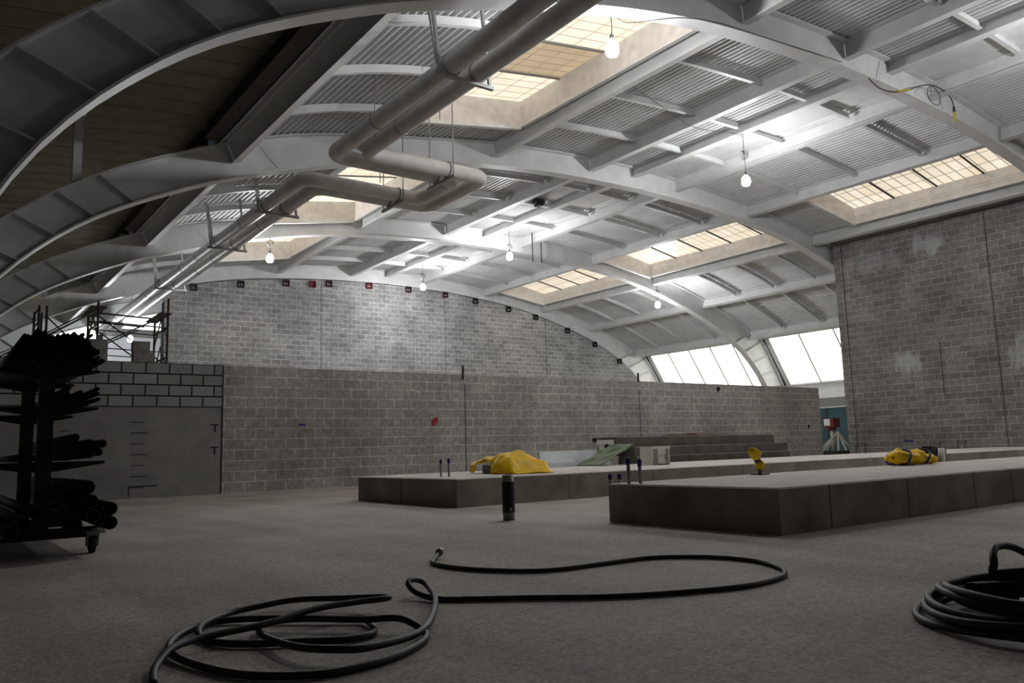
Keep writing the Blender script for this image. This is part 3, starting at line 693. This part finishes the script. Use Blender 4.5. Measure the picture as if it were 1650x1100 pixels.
# ------------------------------------------------------------------ anchor brackets along the top of the far wall
BK = [(7.84, 6.93, 0), (9.57, 7.22, 0), (11.35, 7.45, 1), (12.46, 7.51, 3), (13.16, 7.60, 1), (14.97, 7.70, 2), (16.85, 7.72, 1), (18.72, 7.65, 1), (20.36, 7.51, 0), (22.24, 7.28, 0), (23.87, 7.02, 0), (25.87, 6.60, 0), (27.68, 6.04, 0), (29.38, 5.28, 0)]
NB = ['first', 'second', 'third', 'fourth', 'fifth', 'sixth', 'seventh', 'eighth', 'ninth', 'tenth', 'eleventh', 'twelfth', 'thirteenth', 'last']
for i, (x, z, c) in enumerate(BK):
    z = min(z, zi(x)-.14)
    nm = ('black', 'dark red', 'red', 'bright red')[c]; mk = ('black', 'dark_red', 'red', 'red')[c]
    r = thing('anchor_bracket', '%s anchor bracket at the top of the far wall, %s from the left' % (nm, NB[i]) if i < 13 else 'black anchor bracket at the top of the far wall, rightmost', 'bracket', (x, 30.3, z-.12), 'anchor brackets on the far wall')
    mb = MB(); mb.box(x-.12, x+.12, 30.325, 30.349, z-.13, z+.13); mb.box(x-.12, x-.10, 30.23, 30.325, z-.13, z+.13); mb.box(x+.10, x+.12, 30.23, 30.325, z-.13, z+.13); mb.box(x-.1, x+.1, 30.23, 30.325, z+.11, z+.13)
    mb.build('plate', mk, r)
    for s in (-.05, .05): MB().lathe((x+s, 30.325, z-.02), [(.024, 0), (.024, -.03), (.01, -.04)], 8, 'y').build('bolt', 'white_board' if c != 3 else 'red', r)

# ------------------------------------------------------------------ hoses on the floor
HOSE = [[2.637,4.403,.03],[2.544,4.299,.0145],[2.483,4.21,.0135],[2.454,4.057,.0135],[2.493,3.806,.0135],[2.641,3.547,.0135],[2.82,3.45,.0135],[3.119,3.431,.0135],[3.441,3.41,.0135],[3.621,3.287,.0135],[3.74,3.112,.0135],[3.756,2.868,.0135],[3.645,2.649,.0135],[3.528,2.529,.0135],[3.365,2.45,.0135],[3.075,2.425,.0135],[2.762,2.518,.0135],[2.46,2.675,.0135],[2.192,2.905,.0135],[1.999,3.058,.0135],[1.891,3.167,.014],[1.852,3.282,.03],[1.841,3.341,.06],[1.872,3.373,.075],[1.935,3.392,.06],[1.919,3.286,.042],[1.793,3.021,.03],[1.485,2.596,.031],[1.216,2.457,.041],[1.107,2.503,.043],[1.035,2.639,.039],[1.026,2.896,.028],[1.068,3.099,.022],[1.122,3.109,.035],[1.228,3.038,.042],[1.38,2.864,.043],[1.476,2.747,.05],[1.503,2.627,.024],[1.451,2.523,.0145],[1.291,2.405,.0135],[1.135,2.357,.0135],[.988,2.369,.0135],[.835,2.499,.0135],[.754,2.699,.014],[.717,2.919,.018],[.75,3.084,.02],[.85,3.28,.0145],[.99,3.377,.0145],[1.132,3.284,.02],[1.272,3.147,.02],[1.383,3.038,.02],[1.443,2.979,.02],[1.404,2.815,.0145],[1.346,2.733,.0145],[1.24,2.724,.0145],[1.13,2.792,.016],[.992,2.876,.016],[.896,2.985,.0145],[.867,3.14,.0145],[.912,3.28,.03],[1.062,3.469,.022],[1.206,3.502,.028],[1.361,3.474,.039],[1.50,3.30,.05],[1.60,3.175,.058],[1.622,3.115,.062],[1.585,3.085,.064],[1.48,3.10,.064],[1.284,3.081,.065],[1.076,3.02,.05],[.92,3.001,.045],[.797,2.972,.042],[.705,2.894,.04],[.63,2.765,.02],[.588,2.595,.0135]]
HR = .0128
r = thing('air_hose', 'long black hose, its coil at left and a loop stretching to the right', 'hose', (HOSE[20][0], HOSE[20][1], 0))
MB().tube(crom(HOSE, 7), HR, 10).build('hose', 'hose', r)
a, b = V(HOSE[1]), V(HOSE[0]); d = (b-a).normalized(); e = b+V((.02, .03, .005))
MB().tube([b, b+d*.03, b+d*.032, b+d*.06, b+d*.062, b+d*.1], [.017, .017, .024, .024, .018, .018], 10).build('coupling', 'brass', r)
P = []
cx, cy = 3.22, 1.26
for k in range(100):
    t = k/14; a = 2*PI*t; R = .44-.018*t+.03*math.sin(k*.9)
    P.append((cx+R*math.cos(a+.6)*1.05+.03*math.sin(t*1.7), cy+R*math.sin(a+.6)*.82+.03*math.cos(t*2.3), .016+.017*t+.006*math.sin(k*1.3)))
P += [(3.30, 1.44, .18), (3.34, 1.455, .22), (3.40, 1.46, .235), (3.50, 1.44, .22), (3.62, 1.38, .14), (3.70, 1.30, .03)]
tag(MB().tube(crom(P, 4), .0145, 8).build('air_hose', 'hose'), 'coiled black hose at the right edge of the floor', 'hose')

# ------------------------------------------------------------------ black sleeved post on the floor
r = thing('floor_post', 'short black wrapped pipe post standing alone on the floor', 'post', (4.54, 6.27, 0))
c = (4.54, 6.27, 0)
MB().lathe(c, [(.056, 0), (.056, .42), (.046, .425), (.044, .36)], 20).build('pipe', 'metal', r)
MB().lathe(c, [(.058, .07), (.060, .075), (.060, .355), (.058, .36)], 20).build('wrap', 'black', r)
MB().box(4.515, 4.523, 6.206, 6.212, .09, .115).build('sticker', 'white_board', r)

# ------------------------------------------------------------------ stubs with blue caps
def stub(x, y, z0, z1, lab, rr=.014):
    r = thing('pipe_stub', lab, 'pipe', (x, y, z0), 'capped pipe stubs')
    MB().tube([(x, y, z0), (x, y, z1)], rr, 12).build('pipe', 'metal', r)
    MB().lathe((x, y, 0), [(rr+.004, z1-.055), (rr+.005, z1-.01), (rr+.001, z1+.004), (.003, z1+.006)], 12).build('cap', 'blue', r)
stub(5.50, 9.08, .335, .555, 'left of two blue-capped stubs on the farther pad')
stub(5.53, 8.93, .335, .565, 'right of two blue-capped stubs on the farther pad')
stub(5.05, 5.16, .335, .555, 'left of two blue-capped stubs at the nearer pad\'s corner', .016)
stub(5.12, 5.09, .335, .54, 'right of two blue-capped stubs at the nearer pad\'s corner', .016)
stub(6.10, 6.52, 0, .362, 'left of two low blue caps just behind the nearer pad', .02)
stub(6.16, 6.44, 0, .362, 'right of two low blue caps just behind the nearer pad', .02)

# ------------------------------------------------------------------ yellow sheet over blocks on the farther pad
SH0 = V((6.70, 9.15, .337))
def sheet(u, v):
    s = -.74+1.36*u                         # along -Y (to the right in view)
    prof = lerp(u, [(0, .165), (.04, .18), (.35, .24), (.55, .285), (.62, .295), (.70, .285), (.82, .19), (.93, .07), (1, .012)])
    op = max(0, min(1, (u-.14)/.05, (.50-u)/.05))      # open mouth towards the viewer
    front = op*(prof-.085)
    a = v*PI
    if v < .5: z = front+(prof-front)*math.sin(a)**.5
    else: z = prof*max(0, math.sin(a))**.8
    wid = .20+.07*math.sin(u*PI)+.06*max(0, min(1, (u-.45)/.12))
    flare = .06*max(0, 1-v/.18)*(1 if u > .5 else .3)
    x = -math.cos(a)*wid - flare
    wr = .014*math.sin(u*23+v*9)+.010*math.sin(u*41-v*17)+.012*math.sin(v*21+u*5)
    z = max(.008, z+wr*min(1, z*9))
    return SH0+V((x+wr*.6, -s+.05*math.sin(v*6+u*7), z))
tag(MB().grid(sheet, 60, 36, .006).build('plastic_sheet', 'yellow'), 'yellow plastic sheet draped over blocks on the farther pad', 'sheet')
def block(x, y, z, ang, lab, w_=.19, l=.39, h=.19, group=None, hollow=True):
    ca, sa = math.cos(ang), math.sin(ang)
    def p(a, b, c): return (x+a*ca-b*sa, y+a*sa+b*ca, z+c)
    mb = MB()
    def bx(a0, a1, b0, b1, c0, c1): mb.hexa([p(a0, b0, c0), p(a1, b0, c0), p(a1, b1, c0), p(a0, b1, c0), p(a0, b0, c1), p(a1, b0, c1), p(a1, b1, c1), p(a0, b1, c1)])
    if hollow:
        t = .032
        bx(-l/2, l/2, -w_/2, -w_/2+t, 0, h); bx(-l/2, l/2, w_/2-t, w_/2, 0, h)
        for c in (-l/2, -t/2, l/2-t): bx(c, c+t, -w_/2+t, w_/2-t, 0, h)
    else: bx(-l/2, l/2, -w_/2, w_/2, 0, h)
    tag(mb.build('concrete_block', 'concrete_block'), lab, 'block', group)
block(6.47, 9.02, .335, PI/2+.1, 'right grey concrete block under the yellow sheet', l=.24, h=.15, hollow=False)
block(6.53, 9.33, .335, PI/2+.1, 'left grey concrete block under the yellow sheet', l=.30, h=.12)
# ------------------------------------------------------------------ boards, slabs and things on and behind the farther pad
r = thing('foam_board', 'pale blue-white board standing behind the farther pad', 'board', (9.9, 11.6, 0))
MB().hexa([(9.12, 11.50, 0), (10.62, 11.50, 0), (10.62, 11.56, 0), (9.12, 11.56, 0), (9.12, 11.60, .605), (10.62, 11.60, .605), (10.62, 11.66, .605), (9.12, 11.66, .605)]).build('panel', 'white_board', r)
MB().box(9.05, 10.66, 11.37, 11.485, 0, .40).build('lower_strip', 'white_board', r)
SL_L = ['lowest grey concrete slab of the stack behind the farther pad', 'second lowest grey concrete slab in the stack behind the pad', 'middle grey concrete slab of the stack behind the pad', 'second highest grey concrete slab, protruding at the right', 'top grey concrete slab carrying loose wood']
zb = 0
for i, (x0, x1, y0, h) in enumerate(((10.9, 15.6, 10.95, .15), (10.9, 15.6, 10.95, .15), (10.95, 15.75, 10.95, .17), (11.0, 15.85, 11.06, .18), (10.65, 15.55, 11.19, .19))):
    mb = MB(); mb.box(x0, x1, y0, y0+.5, zb, zb+h-.016); mb.hexa([(x0, y0, zb+h-.016), (x1, y0, zb+h-.016), (x1, y0+.5, zb+h-.016), (x0, y0+.5, zb+h-.016), (x0+.01, y0+.02, zb+h), (x1-.01, y0+.02, zb+h), (x1-.01, y0+.48, zb+h), (x0+.01, y0+.48, zb+h)])
    tag(mb.build('concrete_slab', 'slab'), SL_L[i], 'slab', 'stacked concrete slabs'); zb += h
TOP = zb
for i, (x0, x1, yy, z0, an) in enumerate(((12.2, 13.9, 11.4, 0, .02), (12.5, 13.3, 11.55, .022, -.10), (13.0, 13.75, 11.45, .045, .08), (12.6, 13.5, 11.7, 0, .12))):
    mb = MB(); mb.bar((x0, yy, TOP+z0+.011), (x1, yy+.2*math.sin(an), TOP+z0+.011), .09, .02)
    tag(mb.build('wood_board', 'wood'), ['long weathered board lying on the top slab', 'left short board on the loose wood of the top slab', 'uppermost short board of the loose wood on the slabs', 'rear board of the loose wood on the top slab'][i], 'board', 'loose boards on the slabs')
r = thing('timber_bracket', 'pale cut timber end jutting left of the slab stack', 'timber', (10.5, 11.25, .6))
MB().box(10.2, 10.64, 11.22, 11.34, .70, .79).build('rail', 'white_plastic', r); MB().box(10.28, 10.40, 11.24, 11.32, .0, .70).build('leg', 'white_plastic', r)
MB().box(10.17, 10.22, 11.23, 11.31, .76, .83).build('end_clip', 'black', r); MB().box(10.42, 10.47, 11.21, 11.235, .62, .72).build('end_clip', 'black', r)
GT0 = V((0, 0, 0))
def tarp(u, v):
    x = 9.42+1.06*u; y = 10.28+.62*v+.10*u
    z = .346+.40*u**.9+.010*math.sin(u*17+v*5)*min(1, u*5)+.008*math.sin(v*14+u*9)*min(1, u*5)-.05*max(0, v-.6)*u
    if u > .86: z -= (u-.86)**2*3
    return V((x+.03*math.sin(v*4), y, max(.346, z)))
tag(MB().grid(tarp, 30, 20, .008).build('tarpaulin', 'green'), 'green tarpaulin hanging off the left end of the slab stack', 'tarpaulin')
# off-white open crate on the farther pad
r = thing('plastic_crate', 'off-white open plastic crate standing on the farther pad', 'crate', (9.95, 9.5, .335))
def cb(nm, m_, *b): MB().box(*b).build(nm, m_, r)
X, Y, Z = 9.80, 9.42, .335
cb('back_panel', 'white_plastic', X, X+.42, Y+.28, Y+.30, Z, Z+.31); cb('top_rail', 'white_plastic', X, X+.42, Y, Y+.02, Z+.27, Z+.31)
cb('side_panel', 'white_plastic', X, X+.02, Y+.02, Y+.28, Z, Z+.31); cb('side_panel', 'white_plastic', X+.40, X+.42, Y+.02, Y+.28, Z, Z+.31)
cb('front_panel', 'white_plastic', X+.12, X+.30, Y+.001, Y+.02, Z+.17, Z+.27); cb('front_panel', 'white_plastic', X+.11, X+.31, Y, Y+.02, Z+.02, Z+.10)
for q in (.04, .30): cb('upright', 'grey_plastic', X+q, X+q+.075, Y, Y+.02, Z+.10, Z+.27)
for q in (.02, .29): cb('foot', 'grey_plastic', X+q, X+q+.09, Y-.01, Y+.02, Z, Z+.10)
cb('shelf', 'white_plastic', X+.02, X+.40, Y+.02, Y+.28, Z+.10, Z+.12)
# yellow-wrapped post on the nearer pad
r = thing('wrapped_post', 'small post wrapped in yellow plastic on the nearer pad', 'post', (6.95, 5.2, .335))
c = V((6.95, 5.2, 0))
MB().box(c.x-.075, c.x+.075, c.y-.06, c.y+.06, .335, .347).build('base_plate', 'black', r)
MB().tube([c+V((0, 0, .347)), c+V((0, 0, .40)), c+V((-.01, 0, .46))], .022, 10).build('stem', 'metal', r)
MB().tube(crom([c+V((.01, 0, .385)), c+V((.01, 0, .40)), c+V((0, 0, .45)), c+V((-.02, 0, .475))], 3), [.03, .035, .04, .046, .05, .05, .048, .043, .034, .03], 10).build('lower_wrap', 'yellow', r)
MB().tube([c+V((-.02, 0, .47)), c+V((-.03, 0, .49))], .034, 10).build('tie', 'blue', r)
def bag(u, v):
    a = 2*PI*u; R = lerp(v, [(0, .03), (.3, .055), (.7, .075), (1, .055)])*(1+.14*math.sin(a*3+v*5)+.08*math.sin(a*5))
    return c+V((-.03-.06*v+R*math.cos(a), R*math.sin(a)*.8, .48+.12*v+.012*math.sin(a*2)*v))
MB().grid(bag, 28, 10, .004).build('upper_wrap', 'yellow', r)
MB().bar(c+V((-.14, -.02, .585)), c+V((-.03, -.02, .575)), .02, .02).build('handle', 'black', r)
# yellow bundle at the back edge of the nearer pad
r = thing('wrapped_bundle', 'yellow plastic bundle tied with blue strap, lying on the nearer pad', 'bundle', (9.9, 5.15, .335))
c = V((9.75, 5.12, .338))
def bun(cx_, L, H, Wd, ph):
    def fn(u, v):
        a = 2*PI*v; t = PI*u; rr = max(.12, math.sin(t)**.45)*(1+.13*math.sin(a*3+u*11+ph)+.10*math.sin(a*5-u*17)+.08*math.sin(a*2+u*31))
        return V((cx_-L/2*math.cos(t), c.y+Wd*rr*math.cos(a), c.z+max(0, H/2+H/2*rr*math.sin(a))))
    return fn
MB().grid(bun(9.72, .62, .19, .16, 0), 34, 22, .0).build('wrap', 'yellow', r)
MB().grid(bun(10.22, .28, .12, .10, 2), 20, 16, .0).build('loose_end', 'yellow', r)
for q in (9.53, 9.98): MB().tube([V((q+.05*math.sin(k*.4)+.03*math.sin(k*1.3), c.y+.165*math.cos(2*PI*k/16), c.z+max(.016, .09+.10*math.sin(2*PI*k/16)))) for k in range(16)], .013, 6, closed=True).build('strap', 'blue', r)
# dark fixture between the pads
r = thing('steel_fixture', 'dark two-post steel fixture with a pale cylinder between the pads', 'fixture', (12.65, 6.25, 0))
MB().box(12.52, 12.66, 6.2, 6.34, 0, .53).build('post', 'black', r); MB().box(12.86, 12.99, 6.2, 6.34, 0, .51).build('post', 'black', r)
MB().box(12.50, 13.0, 6.22, 6.32, .30, .38).build('cross_bar', 'metal', r); MB().tube([(12.76, 6.16, 0), (12.76, 6.16, .50)], .05, 12).build('cylinder', 'white_plastic', r)
# small hooks standing up along the back of the farther pad
for i, (x, y) in enumerate(((23.3, 10.6), (22.9, 10.6), (21.9, 10.6), (18.35, 10.65), (17.95, 10.65))):
    pts = [(x, y, .335), (x, y, .50), (x+.02, y, .54), (x+.08, y, .55), (x+.11, y, .51)]
    tag(MB().tube(crom(pts, 4), .012, 6).build('bent_bar', 'black'), '%s bent bar from the right along the farther pad\'s back edge' % ('fifth', 'fourth', 'third', 'second', 'first')[i], 'bar', 'bent bars on the farther pad')

# ------------------------------------------------------------------ stand with a red box by the far door
r = thing('tripod_stand', 'white tripod stand with red box in front of the teal door', 'stand', (28.0, 17.45, 0))
c = V((28.0, 17.45, 0))
MB().box(c.x-.5, c.x+.5, c.y-.45, c.y+.45, 0, .28).build('base', 'black', r)
for dx, dy in ((-.45, .4), (.45, .4), (-.45, -.4), (.45, -.4), (0, -.45), (-.1, .45)):
    MB().bar(c+V((dx, dy, .28)), c+V((0, -.15, .98)), .055, .055).build('leg', 'white_plastic', r)
for dx, dy in ((-.25, .2), (.2, -.3)): MB().bar(c+V((dx, dy, .3)), c+V((dx*.2+.1, dy*.4-.1, .8)), .045, .045).build('brace', 'white_plastic', r)
MB().tube([c+V((-.05, 0.05, .28)), c+V((-.05, .05, 1.05))], .06, 12).build('pole', 'white_plastic', r)
MB().lathe(c+V((-.05, .05, 0)), [(.10, 1.02), (.14, 1.04), (.16, 1.18)], 14).build('collar', 'red', r)
MB().box(c.x-.26, c.x+.18, c.y-.16, c.y+.24, 1.15, 1.50).build('box', 'red', r)
MB().box(c.x-.275, c.x-.26, c.y-.02, c.y+.22, 1.22, 1.47).build('label_plate', 'white_board', r)

# ------------------------------------------------------------------ concrete blocks left on the partition wall
for (x, z, lab, l) in ((2.42, 2.4, 'lower grey block at left on the black-mortar wall', .30), (2.42, 2.59, 'upper grey block at left on the black-mortar wall', .30),
                    (3.16, 2.4, 'lower grey block at right on the black-mortar wall', .34), (3.12, 2.59, 'upper grey block at right on the black-mortar wall', .28)):
    block(x, 15.5, z, 0, lab, l=l, h=.185, group='loose blocks on the wall', hollow=False)
# ------------------------------------------------------------------ scaffold behind the partition
r = thing('scaffold', 'rusty scaffold tower with crossed braces behind the black-mortar wall', 'scaffold', (3.1, 16.9, 0))
SX = (2.55, 3.78); SY = (16.4, 17.5)
def pole(nm, a, b, rad=.022): MB().tube([a, b], rad, 8).build(nm, 'scaffold', r)
for x in SX:
    for y in SY: pole('post', (x, y, 0), (x, y, (3.78 if y < 17 else 3.6) if x > 3 else 3.62))
    for z in (.4, 1.2, 2.0, 2.62, 3.2): pole('rung', (x, SY[0], z), (x, SY[1], z), .016)
    for z in (2.4, 2.95): pole('frame_brace', (x, SY[0], z), (x, (SY[0]+SY[1])/2, z+.5), .013); pole('frame_brace', (x, SY[1], z), (x, (SY[0]+SY[1])/2, z+.5), .013)
for y in SY:
    pole('cross_brace', (SX[0], y, 3.35), (SX[1], y, 2.45), .014); pole('cross_brace', (SX[0]-.9, y, 2.3), (SX[1]-.3, y, 3.3), .014)
    pole('guard_rail', (SX[0], y, 3.25), (SX[1], y, 3.2), .012); pole('guard_rail', (SX[0], y, 3.40), (SX[1]-.2, y, 3.36), .016); pole('guard_rail', (SX[0], y, 2.75), (SX[1], y, 2.72), .010)
MB().box(SX[1]-.16, SX[1]+.05, SY[0]-.05, SY[1]+.05, 3.46, 3.49).build('platform', 'scaffold', r); MB().box(SX[0]-.12, SX[0]+.14, SY[0]-.05, SY[1]+.05, 3.50, 3.53).build('platform', 'scaffold', r)
r2_ = thing('scaffold', 'farther dark scaffold frame at left, behind the pipe rack', 'scaffold', (1.7, 17.0, 0))
r = r2_
for x in (1.62, 1.74):
    for y in (16.6, 17.4): pole('post', (x, y, 0), (x, y, 3.5))
for z in (2.6, 3.2, 3.45): pole('rung', (1.62, 16.6, z), (1.62, 17.4, z), .016)
pole('cross_brace', (1.74, 16.6, 3.3), (2.35, 16.6, 2.7), .013); pole('cross_brace', (1.0, 16.6, 2.5), (2.35, 16.6, 3.4), .013)
tag(MB().tube([(1.0, 16.2, 2.42), (2.5, 16.25, 3.42)], .02, 6).build('loose_pole', 'scaffold'), 'long slanting pole leaning between the two scaffolds', 'pole')

# ------------------------------------------------------------------ pipe rack at left
r = thing('pipe_rack', 'dark rolling cantilever rack loaded with pipes, at left', 'rack', (.75, 7.5, 0))
UY = (6.92, 8.2); LEV = (.175, .665, 1.075, 1.36)
for y, zt in zip(UY, (1.385, 1.385)):
    MB().box(.70, .80, y-.04, y+.04, .12, zt).build('upright', 'green_post', r)
    for z, le in zip(LEV, (.42, .36, .30, .30)):
        MB().hexa([(.8, y-.03, z-.075), (.8+le, y-.03, z-.02), (.8+le, y+.03, z-.02), (.8, y+.03, z-.075), (.8, y-.03, z), (.8+le, y-.03, z), (.8+le, y+.03, z), (.8, y+.03, z)]).build('arm', 'black', r)
        MB().hexa([(.7-le, y-.03, z-.02), (.7, y-.03, z-.075), (.7, y+.03, z-.075), (.7-le, y+.03, z-.02), (.7-le, y-.03, z), (.7, y-.03, z), (.7, y+.03, z), (.7-le, y+.03, z)]).build('arm', 'black', r)
    MB().box(.30, 1.14, y-.04, y+.04, .13, .175-.075).build('base_beam', 'black', r)
MB().box(.70, .80, UY[0], UY[1], .10, .17).build('spine_beam', 'black', r)
for x, y in ((1.06, 6.68), (1.1, 8.2), (.42, 6.75), (.42, 8.2)):
    k = MB(); k.box(x-.04, x-.028, y-.035, y+.035, .05, .14); k.box(x+.028, x+.04, y-.035, y+.035, .05, .14); k.box(x-.04, x+.04, y-.045, y+.045, .125, .14)
    k = k.build('caster', 'metal', r)
    MB().lathe((x, y, .062), [(.045, -.024), (.062, -.018), (.062, .018), (.045, .024)], 18, 'x').build('wheel', 'rubber', k)
    if y < 7: MB().box(x-.05, x+.08, y-.05, 6.9, .14, .16).build('caster_plate', 'metal', r)
def relax(L, floor):
    L = [[x, z, r] for x, z, r in L if r > 0]
    for it in range(300):
        for i in range(len(L)):
            for j in range(i):
                dx, dz = L[i][0]-L[j][0], L[i][1]-L[j][1]; d = math.hypot(dx, dz) or 1e-6; m_ = L[i][2]+L[j][2]+.0008-d
                if m_ > 0:
                    L[i][0] += dx/d*m_/2; L[i][1] += dz/d*m_/2; L[j][0] -= dx/d*m_/2; L[j][1] -= dz/d*m_/2
        for p in L:
            p[1] = max(p[1], floor+p[2]+.0005)
            if .70-p[2] < p[0] < .75: p[0] = .70-p[2]-.001
            elif .75 <= p[0] < .80+p[2]: p[0] = .80+p[2]+.001
    return L
def rack_pipe(x, z, rr, y0, L, lab, grp, n=16, dx=-.02, dz=0.0):
    mb = MB(); p, q = V((x, y0, z)), V((x+dx*L, y0+L, z+dz*L))
    mb.ring(p, q, rr, rr*.86, n)
    mb.cur = 1; d = (q-p).normalized(); mb.tube([p+d*.25, p+d*.26], rr*.865, n)  # near-black disc set inside paints the shade deep in the pipe
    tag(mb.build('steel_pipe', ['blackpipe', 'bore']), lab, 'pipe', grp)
BOT = [(.965,.482,.050),(.863,.436,.045),(.984,.385,.048),(1.121,.325,.048),(1.12,.228,.048),(1.006,.285,.046),(.905,.227,.046),(.882,.342,.045),(.560,.280,.042),(.655,.325,.042),(.487,.232,.041),(1.012,.226,.0),(.800,.25,.0)]
BL = ['topmost thick pipe on the lowest arms of the rack', 'upper left thick pipe on the lowest rack arms', 'thick pipe directly below the topmost one on the lowest arms', 'upper of two thick pipes at the right end of the lowest arms', 'lower of two thick pipes at the right end of the lowest arms', 'thick pipe right of centre in the lowest pile', 'thick pipe lying on the lowest arms near the caster', 'thick pipe left of centre in the lowest pile', 'thick pipe with pale rim at the left of the lowest arms', 'thick pipe beside the post on the lowest arms', 'leftmost thick pipe on the lowest arms, at picture edge']
for i, (x, z, rr) in enumerate(relax(BOT, LEV[0])):
    if rr: rack_pipe(x, z, rr, 6.35+.05*math.sin(i*2.3)-(.35 if i in (8, 10) else 0), 3.2, BL[i], 'thick pipes on the lowest arms', 20, 0, 0)
TH = [(.888,.831,.030),(.879,.772,.029),(.981,.789,.030),(1.061,.786,.030),(1.047,.727,.029),(.985,.712,.028),(.928,.708,.029),(.862,.700,.028),(.58,.700,.025),(.635,.696,.021),(.679,.694,.021),(.935,.769,.028)]
for i, (x, z, rr) in enumerate(relax(TH[:11], LEV[1])):
    rack_pipe(x, z, rr, 6.45+.04*math.sin(i*1.9), 3.0, '%s pipe on the second arms of the rack, counting around the pile from its top' % ['first', 'second', 'third', 'fourth', 'fifth', 'sixth', 'seventh', 'eighth', 'ninth', 'tenth', 'eleventh', 'twelfth'][i], 'pipes on the second arms', 14, 0, 0)
SEC = [(.841,1.190,.018),(1.030,1.186,.015),(1.020,1.146,.016),(.990,1.165,.015),(.975,1.125,.016),(.879,1.139,.018),(.914,1.157,.017),(.828,1.148,.018),(.937,1.121,.016),(.786,1.119,.016),(.90,1.108,.015),(.85,1.107,.015),(.955,1.095,.014),(.99,1.096,.014),(1.035,1.11,.015)]
for i, (x, z, rr) in enumerate(relax(SEC, LEV[2])):
    rack_pipe(x, z, rr, 6.5+.05*math.sin(i*2.7), 2.6, 'narrow pipe in the heap on the third arms of the rack', 'narrow pipes on the third arms', 10, 0, 0)
rnd = random.Random(4); row = 0; cnt = 0
for row in range(7):
    x = .46+row*.014
    xe = 1.04-row*.016
    while x < xe:
        rr = rnd.choice((.010, .012, .013, .0148)); x += rr
        z = 1.376+row*.0305
        if row > 0 or not (.68 < x < .82):
            rack_pipe(x, z, rr, 6.42+rnd.uniform(-.16, .16), 2.2+rnd.uniform(0, .5), 'thin bar in the big heap on the topmost rack arms', 'thin bars on the topmost arms', 8, 0, 0)
        x += rr+.0015
